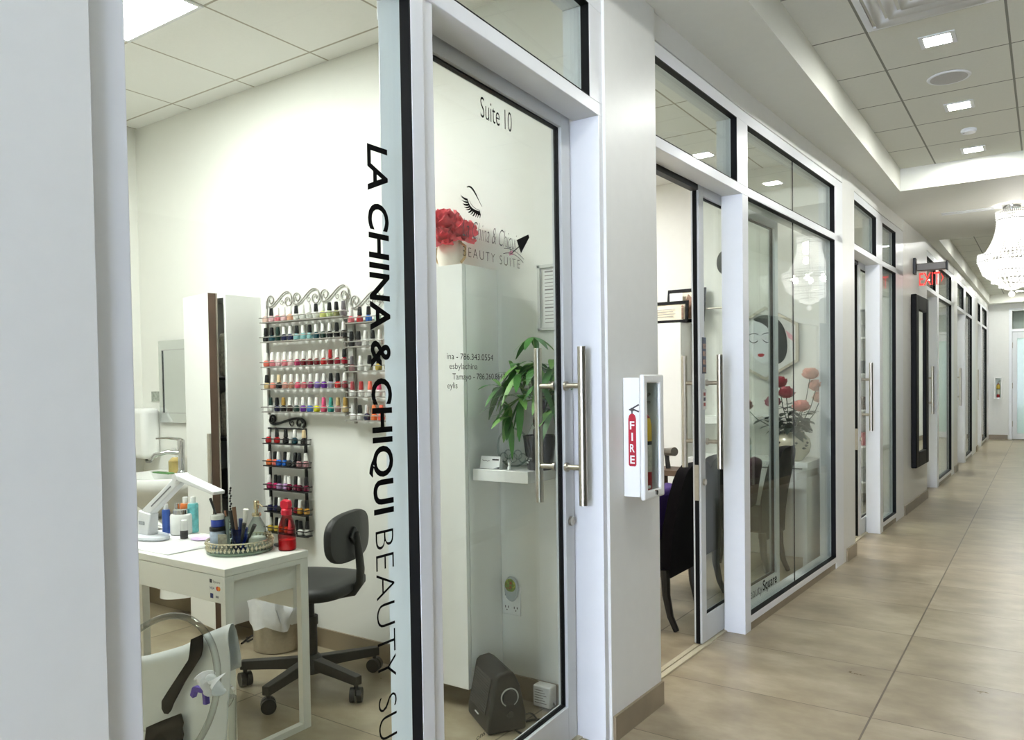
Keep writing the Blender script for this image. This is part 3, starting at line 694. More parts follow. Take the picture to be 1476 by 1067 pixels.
MID = [[(w_, 'pink'), (k_, 'red'), (k_, 'cobalt'), (w_, 'mint'), (k_, 'mint')], [(k_, 'charcoal'), (k_, 'grey'), (w_, 'white'), (k_, 'silver'), (w_, 'white'), (k_, 'tan')], [('grey', 'mauve'), (w_, 'white'), (k_, 'silver'), (k_, 'gold'), (k_, 'olive')],
       [('maroon', 'white'), ('red', 'white'), ('coral', 'white'), ('pink', 'white'), ('red', 'crimson')], [('striped', 'white'), ('black', 'white'), ('striped', 'navy'), ('orange', 'orange'), ('coral', 'bright coral'), ('cream', 'peach')]]
SMALL = [[(w_, 'red'), (k_, 'red'), (k_, 'black'), (w_, 'dark teal'), ('cream', 'black')], [(w_, 'orange'), (k_, 'coral'), (w_, 'cobalt'), (k_, 'cobalt'), (w_, 'charcoal'), (k_, 'black'), (k_, 'mauve'), (w_, 'mauve')],
         [(w_, 'magenta'), (k_, 'magenta'), (k_, 'lilac'), (w_, 'lilac'), (w_, 'burgundy'), (k_, 'burgundy'), (w_, 'wine'), (k_, 'wine')], [(w_, 'navy'), (k_, 'navy'), (w_, 'black'), (k_, 'wine'), (w_, 'wine'), (k_, 'dark red'), (w_, 'amber'), (k_, 'amber')],
         [(w_, 'gold'), (k_, 'gold'), (w_, 'gold'), (k_, 'amber'), (w_, 'clear'), (k_, 'black'), (k_, 'clear'), (k_, 'silver')]]
SHN = ('top', 'second', 'middle', 'fourth', 'bottom')
for rows, zs, xa, xb, nm in ((BIG, z5a, -3.625, -3.0, 'wide rack'), (MID, z5b, -2.945, -2.695, 'lettering-side rack'), (SMALL, z5c, -3.622, -3.325, 'narrow black rack')):
    for ri, (row, z) in enumerate(zip(rows, zs)):
        nb = len(row); x_a = xa+(.03 if (ri == 4 and nm == 'wide rack') else 0)
        for i, (cp, cl) in enumerate(row):
            x = x_a+(xb-x_a)*i/(nb-1)
            bottle(x, z+.0005, RW-.042+(.010 if (nb == 8 and i % 2) else 0), cp, cl, '%s nail polish with %s cap, %s from left, %s shelf, %s' % (cl, cp, ORD[i], SHN[ri], nm), 'nail polish bottles on the '+nm)

# ------------------------------------------------------------------ nail desk and what stands on it
DESKW = mat('desk_white', (232, 232, 226), .35, vary=.01)
dx0, dx1, dy0, dy1, DZ = -3.74, -2.525, 1.77, 2.168, .74
o = thing('nail_desk', 'white nail desk with open frame legs at the lower left window', 'desk', ((dx0+dx1)/2, (dy0+dy1)/2, 0))
obj('table_top', MB().box(dx0, dx1, dy0, dy1, .711, DZ), DESKW, o, bevel=.002)
obj('drawer_front', MB().box(dx0+.035, dx1-.004, dy0+.0005, dy0+.02, .607, .7095), DESKW, o, bevel=.0015)
obj('side_panel', MB().box(dx1-.05, dx1-.032, dy0+.043, dy1-.045, .59, .710), DESKW, o)
obj('back_panel', MB().box(dx0+.035, dx1-.05, dy1-.04, dy1-.022, .50, .710), DESKW, o)
for xx in (dx1-.030, dx0+.002):
    m = MB(); t = .040
    m.box(xx, xx+.028, dy0+.001, dy0+t, .0, .710); m.box(xx, xx+.028, dy1-t, dy1-.001, 0, .710)
    m.box(xx, xx+.028, dy0+t, dy1-t, .0, .026); m.box(xx, xx+.028, dy0+t, dy1-t, .690, .710)
    obj('leg', m, DESKW, o, bevel=.001)
m = MB(); m.box(dx1-.10, dx1-.012, dy0-.0001, dy0+.0018, .615, .705); st = obj('payment_sticker', m, mat('sticker_white', (228, 228, 222), .5), o)
FXY = lambda x, z: frame4((x, dy0-.0004, z), (1, 0, 0), (0, 0, 1))
m = MB(); m.box(dx1-.094, dx1-.080, dy0-.0006, dy0+.0004, .680, .694); obj('sticker_mark', m, mat('logo_grey', (70, 70, 74), .5), st)
obj('sticker_lettering', text_mesh('t', 'Square', GREYINK, FXY(dx1-.074, .682), w=.045, h=.010), GREYINK, st, smooth=0)
obj('sticker_lettering', text_mesh('t', 'VISA', mat('logo_blue', (40, 52, 120), .5), FXY(dx1-.094, .656), w=.028, h=.010, shear=.2, off=.01), mat('logo_blue', (40, 52, 120), .5), st, smooth=0)
for dxx, cc in ((0, (206, 40, 36)), (.009, (228, 140, 40))):
    m = MB(); m.cyl((dx1-.046+dxx, dy0+.0004, .662), (dx1-.046+dxx, dy0-.0006-dxx*.02, .662), .0085, n=16); obj('sticker_mark', m, mat('logo_%d' % cc[1], cc, .5), st)
m = MB(); m.box(dx1-.092, dx1-.074, dy0-.0006, dy0+.0004, .622, .640); obj('sticker_mark', m, mat('logo_navy', (36, 48, 104), .5), st)
m = MB(); m.box(dx1-.058, dx1-.040, dy0-.0006, dy0+.0004, .626, .634); obj('sticker_mark', m, mat('logo_grey2', (140, 140, 140), .5), st)
# white cloth mat
m = MB(); m.sheet([[(-3.70+.76*i/10, 1.80+.33*j/6-(.02 if i == 10 else 0)*j/6, DZ+.0025+.0012*math.sin(i*1.3+j)) for i in range(11)] for j in range(7)])
tag(obj('desk_mat', m, mat('white_cloth', (246, 246, 246), .9, bump=.1), solid=.002), 'white cloth mat spread over the nail desk', 'mat')
# folding lamp
lx, ly = -3.365, 1.955; DT = DZ+.006
o = thing('desk_lamp', 'white folding arm lamp with a flat light bar on the nail desk', 'lamp', (lx, ly, DT))
LW = mat('lamp_white', (236, 238, 242), .3, vary=.005)
m = MB(); m.lathe((lx, ly, DT), [(.145, 0), (.15, .006), (.145, .014), (.10, .018)], 32, sx=1, sy=.5); obj('base', m, mat('lamp_base', (208, 212, 218), .3), o)
m = MB(); m.hexa([(lx-.035, ly-.025, DT+.014), (lx+.06, ly-.025, DT+.014), (lx+.06, ly+.025, DT+.014), (lx-.035, ly+.025, DT+.014), (lx-.02, ly-.022, DT+.125), (lx+.075, ly-.022, DT+.115), (lx+.075, ly+.022, DT+.115), (lx-.02, ly+.022, DT+.125)]); st = obj('stand', m, LW, o, bevel=.006)
obj('lamp_display', MB().box(lx-.006, lx+.034, ly-.0285, ly-.0245, DT+.062, DT+.078), mat('display_grey', (150, 154, 158), .4), st)
m = MB(); a = Vector((lx+.01, ly, .85)); b = Vector((-3.072, ly, 1.03)); d = (b-a).normalized(); q = Vector((-d.z, 0, d.x))
m.hexa([a-q*.024+Vector((0, -.018, 0)), b-q*.020+Vector((0, -.018, 0)), b-q*.020+Vector((0, .018, 0)), a-q*.024+Vector((0, .018, 0)), a+q*.024+Vector((0, -.018, 0)), b+q*.020+Vector((0, -.018, 0)), b+q*.020+Vector((0, .018, 0)), a+q*.024+Vector((0, .018, 0))])
arm = obj('arm', m, LW, o, bevel=.005)
m = MB(); e = [a.lerp(b, t)-Vector((0, .0195, 0)) for t in (.25, .8)]; m.hexa([e[0]-q*.003, e[1]-q*.003, e[1]-q*.003+Vector((0, .002, 0)), e[0]-q*.003+Vector((0, .002, 0)), e[0]+q*.003, e[1]+q*.003, e[1]+q*.003+Vector((0, .002, 0)), e[0]+q*.003+Vector((0, .002, 0))]); obj('arm_groove', m, mat('groove_grey', (120, 122, 128), .5), arm)
m = MB(); a = Vector((-3.092, ly, 1.04)); b = Vector((-2.812, ly, .985)); d = (b-a).normalized(); q = Vector((-d.z, 0, d.x))
m.hexa([a-q*.013+Vector((0, -.028, 0)), b-q*.008+Vector((0, -.028, 0)), b-q*.008+Vector((0, .028, 0)), a-q*.013+Vector((0, .028, 0)), a+q*.013+Vector((0, -.028, 0)), b+q*.008+Vector((0, -.028, 0)), b+q*.008+Vector((0, .028, 0)), a+q*.013+Vector((0, .028, 0))]); hd = obj('lamp_head', m, LW, o, bevel=.004)
m = MB(); m.cyl((-3.082, ly-.03, 1.033), (-3.082, ly+.03, 1.033), .019); obj('hinge', m, LW, o)
def jar(name, label, x, y, r, h, m1, cap=None, cm=None, z=DT, sx=1., cat='jar'):
    o = thing(name, label, cat, (x, y, z))
    m = MB(); m.lathe((x, y, z), [(r*.94, 0), (r, .004), (r, h*.92), (r*.9, h)], 22, sx=sx); obj('container', m, m1, o)
    if cap:
        m = MB(); m.lathe((x, y, z+h), [(cap[0], 0), (cap[0], cap[1]*.9), (cap[0]*.9, cap[1])], 20, sx=sx); obj('lid', m, cm, o)
    return o
jar('cream_jar', 'white squat jar with a silver lid behind the desk lamp base', -3.30, 2.09, .048, .092, GLOSSW, (.034, .022), CHROME)
jar('nail_glue_bottle', 'small white bottle with a dark lower band beside the white jar', -3.185, 2.03, .017, .036, mat('band_dark', (60, 58, 58), .4, vary=.4, scale=90), (.0155, .046), GLOSSW, cat='bottle')
jar('acetone_bottle', 'orange labelled bottle standing at the back of the nail desk', -3.345, 2.142, .024, .13, mat('orange_label', (238, 128, 66), .4, vary=.25, scale=40), (.012, .03), GLOSSW, cat='bottle')
jar('cleanser_bottle', 'teal labelled bottle standing at the back of the nail desk', -3.285, 2.142, .024, .135, mat('teal_label', (118, 200, 204), .4, vary=.25, scale=40), (.012, .03), GLOSSW, cat='bottle')
jar('blue_bottle', 'slim blue bottle half hidden behind the desk lamp stand', -3.375, 2.062, .018, .11, mat('blue_label', (48, 84, 160), .4), (.010, .025), GLOSSW, cat='bottle')
jar('pump_bottle', 'clear pump bottle between the desk lamp and the white jar', -3.385, 2.125, .026, .08, CLEAR, (.012, .05), CHROME, cat='bottle')
m = MB(); m.ball((-3.49, 1.925, DT+.028), .028, 14, 10, sx=1.7); tag(obj('blue_pouch', m, mat('blue_fabric', (54, 84, 136), .8, bump=.3)), 'dark blue pouch lying at the left end of the nail desk', 'pouch')
m = MB(); m.sheet([[(-3.62+.13*i/8, 2.06+.07*j/5, DT+.012+.05*math.exp(-((i-4)/2.5)**2)*math.sin(PI*j/5)+.006*math.sin(i*2.1+j*1.7)) for i in range(9)] for j in range(6)])
tag(obj('paper_towel', m, GLOSSW, solid=.002), 'crumpled white paper towel at the far left of the nail desk', 'paper towel')
m = MB(); m.lathe((-3.10, 2.06, DT), [(.001, .002), (.038, .001), (.042, .003), (.036, .006), (.001, .007)], 24, sx=1.25, close=False); tag(obj('lilac_pad', m, mat('lilac_pad', (226, 200, 240), .8, vary=.1, scale=60)), 'pale lilac buffing pad on the white desk mat', 'pad')
# mirrored tray with a crystal rim
tx, ty, tr = -2.765, 2.015, .132
CRY2 = mat('tray_crystal', (214, 206, 180), .1, .55, vary=.35, scale=160)
o = thing('vanity_tray', 'round mirrored tray with a beaded crystal rim at the desk corner', 'tray', (tx, ty, DZ+.001))
m = MB(); m.lathe((tx, ty, DZ+.0012), [(tr, 0), (tr, .010), (tr-.004, .012)], 40); obj('tray_base', m, mat('green_glass_edge', (110, 128, 112), .1, .6), o)
m = MB()
for k in range(46):
    a = 2*PI*k/46; m.octa((tx+(tr-.002)*math.cos(a), ty+(tr-.002)*math.sin(a), DZ+.0245), .0085, .012); m.octa((tx+(tr+.002)*math.cos(a+.07), ty+(tr+.002)*math.sin(a+.07), DZ+.042), .006)
m.tube([(tx+tr*math.cos(2*PI*k/40), ty+tr*math.sin(2*PI*k/40), DZ+.050) for k in range(40)], .0035, 6, closed=True); obj('beaded_rim', m, CRY2, o, smooth=0)
TZ = DZ+.0137
jar('scrub_jar', 'clear jar with a blue label and black lid on the crystal tray', tx-.085, ty-.045, .032, .070, mat('jar_label', (196, 210, 232), .25, vary=.2, scale=50), (.033, .016), BLACKP, z=TZ)
o = jar('powder_jar', 'white and blue pot with a dark tool in it, stacked on the blue label jar', tx-.085, ty-.045, .027, .030, mat('blue_band', (60, 84, 190), .3, vary=.2), (.027, .02), GLOSSW, z=TZ+.0865)
m = MB(); m.cyl((tx-.095, ty-.045, TZ+.135), (tx-.132, ty-.045, TZ+.20), .004, .006, n=8); tag(obj('nail_brush', m, BLACKP), 'black handled brush sticking out of the white and blue pot', 'brush')
def tool(x, y, dx, dy, L, r0, r1, m_, label, z=TZ, name='manicure_tool', cat='tool'):
    m = MB(); m.tube([(x, y, z), (x+dx*.5, y+dy*.5, z+L*.5), (x+dx, y+dy, z+L)], [r0, (r0+r1)/2, r1], 8); return tag(obj(name, m, m_), label, cat)
# tall clear cylinder with pearl sticks
o = thing('stick_holder', 'tall clear cylinder on the crystal tray', 'holder', (tx-.035, ty-.02, TZ))
m = MB(); m.lathe((tx-.035, ty-.02, TZ), [(.023, 0), (.023, .13), (.021, .13), (.021, .004), (.001, .004)], 20, close=False); obj('cylinder', m, CLEAR, o)
m = MB()
for k in range(22): m.octa((tx-.03+.004*math.sin(k*2.2), ty-.02, TZ+.02+k*.0108), .0065)
tag(obj('beaded_wand', m, mat('beaded_wand', (60, 62, 62), .15, .7, vary=.7, scale=120), smooth=0), 'dark beaded crystal wand, tallest piece on the crystal tray', 'wand')
tool(tx-.048, ty-.02, -.02, 0, .15, .003, .004, mat('rose_gold', (180, 130, 104), .3, .8), 'thin copper tool in the clear cylinder')
tool(tx-.040, ty-.025, -.012, 0, .125, .006, .009, GLOSSW, 'white handled tool in the clear cylinder')
# blue cup with brushes
bx, by = tx+.025, ty-.02
o = thing('brush_cup', 'blue tinted plastic cup full of brushes on the crystal tray', 'cup', (bx, by, TZ))
m = MB(); m.lathe((bx, by, TZ), [(.026, 0), (.034, .085), (.032, .085), (.024, .004), (.001, .004)], 22, close=False); obj('cup', m, glass('blue_plastic', (112, 146, 214), 1.4, .05), o)
for k, (a, b, L, c_, lb) in enumerate(((-.012, -.035, .155, BLACKP, 'thick black brush leaning left in the blue cup'), (-.004, -.03, .17, mat('brown_tip', (118, 86, 62), .5), 'brown tipped brush at the back of the blue cup'), (.006, .03, .165, mat('white_tool', (232, 230, 224), .4), 'broad white file leaning right in the blue cup'), (.010, .035, .11, BLACKP, 'short black brush in front in the blue cup'), (-.002, .012, .125, mat('navy_tool', (44, 60, 110), .4), 'navy handled brush in the middle of the blue cup'), (.014, .075, .105, BLACKP, 'black flared brush at the right of the blue cup'))):
    tool(bx+a, by+(k % 3-1)*.008, b, 0, L, .004, .0085 if k != 2 else .011, c_, lb, name='makeup_brush', cat='brush')
m = MB(); m.obox((tx-.012, ty-.075), (.8, .6), (-.6, .8), .018, .002, TZ, TZ+.065); tag(obj('nail_file', m, mat('file_grey', (170, 166, 150), .7, vary=.3, scale=80)), 'grey nail file standing at the front of the tray', 'nail file')
# glass lotion bottle with gold pump
gx, gy = tx+.085, ty+.02
o = thing('lotion_bottle', 'clear glass bottle with a gold pump on the crystal tray', 'bottle', (gx, gy, TZ))
m = MB(); m.lathe((gx, gy, TZ), [(.001, 0), (.036, 0), (.038, .01), (.038, .075), (.034, .095), (.016, .128), (.014, .135)], 20, close=False); obj('bottle', m, CLEAR, o)
m = MB(); m.lathe((gx, gy, TZ+.003), [(.034, 0), (.034, .045)], 20); obj('lotion', m, mat('lotion', (236, 234, 226), .4), o)
GOLD = mat('gold_pump', (204, 190, 158), .22, .9)
m = MB(); m.lathe((gx, gy, TZ+.134), [(.018, 0), (.020, .006), (.018, .014), (.007, .016), (.007, .03), (.011, .031), (.011, .062), (.009, .064)], 16); m.tube([(gx, gy, TZ+.185), (gx+.03, gy-.005, TZ+.184), (gx+.052, gy-.008, TZ+.178)], [.005, .004, .003], 8); obj('pump', m, GOLD, o)
m = MB()
for k in range(40):
    a = RND.uniform(0, 2*PI); r = RND.uniform(.006, .024); m.octa((tx+.115+r*math.cos(a), ty+.055+r*.4*math.sin(a), DZ+.066+RND.uniform(-.012, .012)), .005)
m.cyl((tx+.115, ty+.055, DZ+.0135), (tx+.115, ty+.055, DZ+.066), .003)
tag(obj('bead_flower', m, mat('gold_bead', (190, 172, 140), .15, .6, vary=.4, scale=120), smooth=0), 'gold beaded flower on the right rim of the crystal tray', 'ornament')
# red spray bottle
rx, ry = -2.606, 2.128; RED = mat('red_plastic', (226, 36, 62), .22, trans=.15)
REDT = glass('red_bottle', (255, 150, 158), 1.45, .02, .3)
o = thing('spray_bottle', 'red spray bottle standing on the right end of the nail desk', 'spray bottle', (rx, ry, DZ))
m = MB(); m.lathe((rx, ry, DZ+.0006), [(.001, 0), (.035, 0), (.037, .006), (.037, .075), (.034, .10), (.022, .138), (.020, .145)], 24, close=False); obj('bottle', m, REDT, o)
m = MB(); m.lathe((rx, ry, DZ+.004), [(.034, 0), (.0345, .038)], 24); obj('liquid', m, mat('red_liquid', (236, 60, 84), .15, trans=.3), o)
m = MB(); m.lathe((rx, ry, DZ+.146), [(.022, 0), (.022, .020), (.017, .026)], 20); obj('collar', m, RED, o)
m = MB(); m.prism([(rx-.030, ry-.011, DZ+.178), (rx-.020, ry-.011, DZ+.170), (rx+.018, ry-.011, DZ+.172), (rx+.026, ry-.011, DZ+.186), (rx+.020, ry-.011, DZ+.206), (rx-.010, ry-.011, DZ+.210), (rx-.028, ry-.011, DZ+.200)], (0, .022, 0)); obj('spray_head', m, RED, o, bevel=.004)
m = MB(); m.tube([(rx-.022, ry, DZ+.175), (rx-.030, ry, DZ+.155), (rx-.026, ry, DZ+.138)], [.006, .005, .004], 8); obj('trigger', m, RED, o)
m = MB(); m.obox((-2.668, 2.142), (.95, -.3), (.3, .95), .045, .012, DZ+.001, DZ+.013); tag(obj('nail_drill', m, mat('drill', (60, 58, 58), .4, vary=.5, scale=30), bevel=.004), 'dark pen shaped nail tool lying left of the red spray bottle', 'tool')

# ------------------------------------------------------------------ swivel chair
hx, hy = -2.87, 2.47
CHB = mat('chair_black', (44, 44, 42), .55, vary=.1, bump=.08, scale=120); CHP = mat('chair_plastic', (38, 37, 34), .45)
o = thing('swivel_chair', 'black swivel chair on castors behind the nail desk', 'chair', (hx, hy, 0))
m = MB(); m.lathe((hx, hy, .07), [(.055, 0), (.06, .02), (.05, .07), (.034, .085)], 20); obj('hub', m, CHP, o)
m = MB(); m.cyl((hx, hy, .155), (hx, hy, .30), .030); m.cyl((hx, hy, .295), (hx, hy, .335), .035); m.cyl((hx, hy, .33), (hx, hy, .45), .019); obj('gas_column', m, CHP, o)
for k in range(5):
    a = math.radians(-4+72*k); ca, sa = math.cos(a), math.sin(a); R = .325
    m = MB()
    p = []
    for r, w, zt, zb in ((.04, .023, .140, .085), (.19, .021, .130, .084), (R-.01, .019, .122, .080), (R+.014, .018, .120, .080)):
        p.append([(hx+ca*r-sa*w, hy+sa*r+ca*w, zb), (hx+ca*r-sa*w, hy+sa*r+ca*w, zt), (hx+ca*r+sa*w, hy+sa*r-ca*w, zt), (hx+ca*r+sa*w, hy+sa*r-ca*w, zb)])
    vs = [v for q in p for v in q]; fs = [(0, 1, 2, 3), (15, 14, 13, 12)]
    for i in range(3):
        for j in range(4): fs.append((4*i+j, 4*i+(j+1) % 4, 4*i+4+(j+1) % 4, 4*i+4+j))
    m.add(vs, fs); lg = obj('leg', m, CHP, o, bevel=.003)
    m = MB(); cx_, cy_ = hx+ca*(R-.005), hy+sa*(R-.005); b = a+.7; u = (math.cos(b), math.sin(b))
    for s in (-.016, .016): m.cyl((cx_+u[0]*(s-.011), cy_+u[1]*(s-.011), .033), (cx_+u[0]*(s+.011), cy_+u[1]*(s+.011), .033), .033, n=20)
    m.cyl((cx_, cy_, .03), (cx_, cy_, .085), .010, n=10); obj('castor', m, BLACKP, lg)
m = MB(); seat = [(.10, -.028), (.215, -.020), (.235, .0), (.235, .022), (.222, .036), (.18, .043), (.001, .045)]
rows = []
def sup(a, r, w, d, e=3.2): c, s = math.cos(a), math.sin(a); k = (abs(c)**e+abs(s)**e)**(-1/e); return (w*r*k*c, d*r*k*s)
fd = math.radians(199); fx_, fy_ = math.cos(fd), math.sin(fd)            # the way the chair faces
for r, z in seat:
    row = []
    for j in range(37):
        q = sup(2*PI*j/36, r, 1.0, 1.02); row.append((hx+fx_*q[0]-fy_*q[1], hy+fy_*q[0]+fx_*q[1], .475+z))
    rows.append(row)
m.sheet(rows); obj('seat', m, CHB, o, smooth=60)
bc = Vector((hx-fx_*.215, hy-fy_*.215, .722)); sd = Vector((-fy_, fx_, 0)); fw = Vector((fx_, fy_, 0))
m = MB(); rows = []
for r, t in ((.80, -.018), (.97, -.016), (1.0, -.006), (1.0, .010), (.95, .022), (.7, .030), (.01, .032)):
    row = []
    for j in range(41):
        q = sup(2*PI*j/40, r, .195, .115, 3.0); bend = .35*(q[0]**2)
        row.append(bc+sd*q[0]+Vector((0, 0, q[1]))+fw*(t+bend)-fw*.0)
    rows.append(row)
m.sheet(rows); m.add(rows[0][:-1], [tuple(range(40))]); bk = obj('backrest', m, CHB, o, smooth=50)
m = MB()
for sgn in (1,):
    pts = [bc-fw*.022+Vector((0, 0, .0)), bc-fw*.035+Vector((0, 0, -.03))]
m.cyl(bc-fw*.016, bc-fw*.032, .048, .044, n=4); obj('back_plate', m, BLACKP, bk, bevel=.005)
m = MB(); s0 = Vector((hx, hy, .438))
pth = [bc-fw*.034+Vector((0, 0, .02)), bc-fw*.042+Vector((0, 0, -.06)), bc-fw*.050+Vector((0, 0, -.15)), bc-fw*.045+Vector((0, 0, -.215)), bc-fw*.01+Vector((0, 0, -.262)), bc+fw*.06+Vector((0, 0, -.278)), s0]
m.tube([tuple(p) for p in pth], [.012, .018, .020, .020, .020, .019, .018], 12); obj('back_support', m, CHP, o)

# ------------------------------------------------------------------ waste bin
wx, wy = -3.455, 2.745
o = thing('waste_bin', 'small round steel waste bin under the nail desk', 'bin', (wx, wy, 0))
m = MB(); m.lathe((wx, wy, .001), [(.10, 0), (.128, .004), (.130, .30), (.127, .30), (.12, .008), (.001, .008)], 32, close=False); obj('bin_body', m, STEEL, o)
m = MB(); rows = []
for z, r, wv in ((.27, .115, .004), (.318, .135, .014), (.312, .154, .020), (.25, .164, .024), (.18, .158, .022), (.135, .143, .012)):
    rows.append([(wx+(r+wv*math.sin(7*a+z*40)+wv*.6*math.sin(13*a))*math.cos(a), wy+(r*.0+min(r, .136)+wv*.3*math.sin(9*a+z*30))*math.sin(a), z+.018*math.sin(5*a+1)*(1 if z > .2 else .8)) for a in [2*PI*i/48 for i in range(49)]])
m.sheet(rows); obj('liner', m, mat('liner_white', (232, 234, 236), .3, trans=.08, bump=.6, scale=40), o, smooth=60)
for k, (dx_, dz_) in enumerate(((-.06, .315), (.03, .33))):
    m = MB(); m.sheet([[(wx+dx_+.10*(i/7-.5)+.01*math.sin(j*2.2), wy-.03+.09*(j/6-.5), dz_+.045*math.sin(PI*i/7)*math.sin(PI*j/6)+.012*math.sin(i*2.7+j*1.9+k)) for i in range(8)] for j in range(7)])
    tag(obj('tissue', m, mat('tissue_cream', (240, 236, 222), .9), solid=.002, sub=1), ('crumpled tissue on the left in the waste bin', 'crumpled tissue on the right in the waste bin')[k], 'tissue')
m = MB(); m.tube([(-3.72, 2.74, .006), (-3.66, 2.70, .006), (-3.62, 2.74, .03), (-3.63, 2.80, .06), (-3.69, 2.80, .03), (-3.71, 2.75, .006), (-3.66, 2.66, .006)], .005, 8); tag(obj('extension_cord', m, BLACKP), 'short dark cord on the floor left of the waste bin', 'cord')

# ------------------------------------------------------------------ clear chair with a white cape in the foreground
GY = 1.20; gx0 = -2.04
o = thing('acrylic_chair', 'clear acrylic chair with a round back at the lower left', 'chair', (gx0, GY+.2, 0))
ec, es = math.cos(math.radians(35)), math.sin(math.radians(35))
rim = [(-2.09+.405*math.cos(a)*ec-.193*math.sin(a)*es, GY-.01+.02*math.sin(a)**2, .53+.405*math.cos(a)*es+.193*math.sin(a)*ec) for a in [2*PI*i/72 for i in range(72)]]
m = MB(); m.tube(rim, .009, 12, closed=True); bk = obj('back_frame', m, ACRYL, o)
m = MB(); c0 = (-2.09, GY, .53); m.add([c0]+[(p[0]*.985-2.09*.015, p[1], p[2]*.985+.53*.015) for p in rim], [(0, i+1, (i+1) % 72+1) for i in range(72)]); obj('back_panel', m, SHEETC, o)
m = MB(); rows = [[(gx0-.30+.20*math.cos(a)*r, GY+.23+.19*math.sin(a)*r, .42-.02*r*r) for a in [2*PI*i/40 for i in range(41)]] for r in (.01, .5, .9, 1.0)]; m.sheet(rows); obj('seat', m, SHEETC, o, solid=.02)
for sx_, yy in ((-.44, .12), (-.16, .12), (-.44, .36), (-.18, .36)):
    m = MB(); m.tube([(gx0+sx_, GY+yy, .40), (gx0+sx_, GY+yy, .2), (gx0+sx_, GY+yy+(-.05 if yy < .2 else .03), .001)], [.024, .02, .014], 12); obj('leg', m, ACRYL, o)
for sx_ in (-.235, .235):
    m = MB(); m.tube([(gx0+sx_*.5-.24, GY+.12, .40), (gx0+sx_*.55-.18, GY+.04, .41), (gx0+sx_*.6-.13, GY, .41)], .018, 10); obj('back_bracket', m, ACRYL, o)
CAPE = mat('white_vinyl_cape', (232, 237, 240), .32, vary=.03, bump=.15, scale=7)
o = thing('salon_cape', 'white vinyl cape with a black printed brush, hung over the clear chair', 'cape', (gx0, GY+.06, .6))
top = [(-2.36, .600), (-2.27, .607), (-2.131, .654), (-2.016, .693), (-1.96, .722), (-1.909, .748), (-1.86, .768), (-1.821, .786), (-1.795, .794)]
def capey(x, v): return GY+.075+.012*math.sin(x*30+v*2)*(.3+v)+.008*math.sin(x*61)-.05*max(0, .15-v)*0
m = MB(); rows = []
for j in range(15):
    v = j/14; row = []
    for i, (x, zt) in enumerate(top):
        xx = x-.03*v*(i/8)-(.06*v if i == 8 else 0); row.append((xx, capey(xx, v)-.01*math.sin(PI*min(1, v*6)), zt*(1-v)+.27*v))
    rows.append(row)
back = [[(x, capey(x, 0)+.018, z-.01) for x, z in top], [(x, capey(x, 0)+.035, z-.14) for x, z in top]]
m.sheet(back[::-1]+rows); obj('cape_cloth', m, CAPE, o, solid=.003, sub=1, smooth=60)
def pr(pts, name):
    m = MB(); m.prism([(x, GY+.046, z) for x, z in pts], (0, .003, 0)); return obj(name, m, INK, o)
pr([(-1.937, .728), (-1.882, .752), (-1.884, .715), (-1.893, .690), (-1.911, .670), (-1.975, .598), (-2.030, .528), (-2.043, .506), (-2.058, .493), (-2.076, .490), (-2.088, .502), (-2.087, .524), (-2.058, .556), (-1.952, .668), (-1.946, .684)], 'printed_handle')
br = [(-2.182, .38), (-2.170, .428), (-2.089, .467), (-1.996, .509)]
for k in range(7): br += [(-1.990+.006*(k % 2), .50-.016*k)]
pr(br+[(-2.01, .36), (-2.15, .34)], 'printed_bristles')
m = MB(); m.sheet([[(-1.775+.075*i/8, GY-.03+.03*math.sin(i*1.1+j), .672+.045*(j/5-.5)+.012*math.sin(i*2+j)) for i in range(9)] for j in range(6)]); o2 = obj('lace_bow', m, mat('lace_white', (240, 240, 242), .8, bump=.4, scale=90), solid=.002, sub=1); tag(o2, 'small white lace bow tied on the right side of the clear chair', 'bow')
m = MB()
for a, b in (((-1.800, .630), (-1.790, .652)), ((-1.790, .652), (-1.742, .656)), ((-1.748, .655), (-1.744, .622))):
    d = (Vector(b)-Vector(a)).normalized(); q = Vector((-d.y, d.x))*.006; m.prism([(a[0]+q.x, GY-.045, a[1]+q.y), (b[0]+q.x, GY-.045, b[1]+q.y), (b[0]-q.x, GY-.045, b[1]-q.y), (a[0]-q.x, GY-.045, a[1]-q.y)], (0, .012, 0))
tag(obj('purple_clip', m, mat('purple_plastic', (92, 72, 168), .4)), 'purple plastic clip under the white bow on the clear chair', 'clip')

# ------------------------------------------------------------------ floating shelf corner behind the door
o = tag(obj('floating_shelf', MB().box(-2.04, -1.755, 2.665, RW-.002, 1.003, 1.053), GLOSSW, bevel=.002), 'thick white floating shelf below the potted plant', 'shelf')
SZ = 1.0535
# potted money tree
px_, py_ = -1.76, 2.765
o = thing('potted_plant', 'green palmate potted plant in a black pot on the floating shelf', 'plant', (px_, py_, SZ))
m = MB(); m.lathe((px_, py_, SZ), [(.050, 0), (.053, .004), (.070, .135), (.072, .145), (.066, .145), (.062, .125), (.001, .125)], 28, close=False); pot = obj('pot', m, mat('pot_black', (18, 18, 20), .15), o)
m = MB(); m.lathe((px_, py_, SZ+.118), [(.001, .01), (.03, .009), (.061, .004)], 20, close=False); obj('soil', m, mat('soil', (58, 46, 38), .95, bump=.8, vary=.3), pot)
m = MB()
for (a, z) in ((2.35, .052), (2.62, .048), (2.48, .036)):
    for k in range(3):
        aa = PI+math.radians(62)+(a-2.5)*1.6; m.octa((px_+.0595*math.cos(aa+k*.10), py_+.0595*math.sin(aa+k*.10), SZ+z+.006*math.sin(k*2+a*9)), .005, .004)
obj('pot_motif', m, GLOSSW, pot, smooth=0)
m = MB()
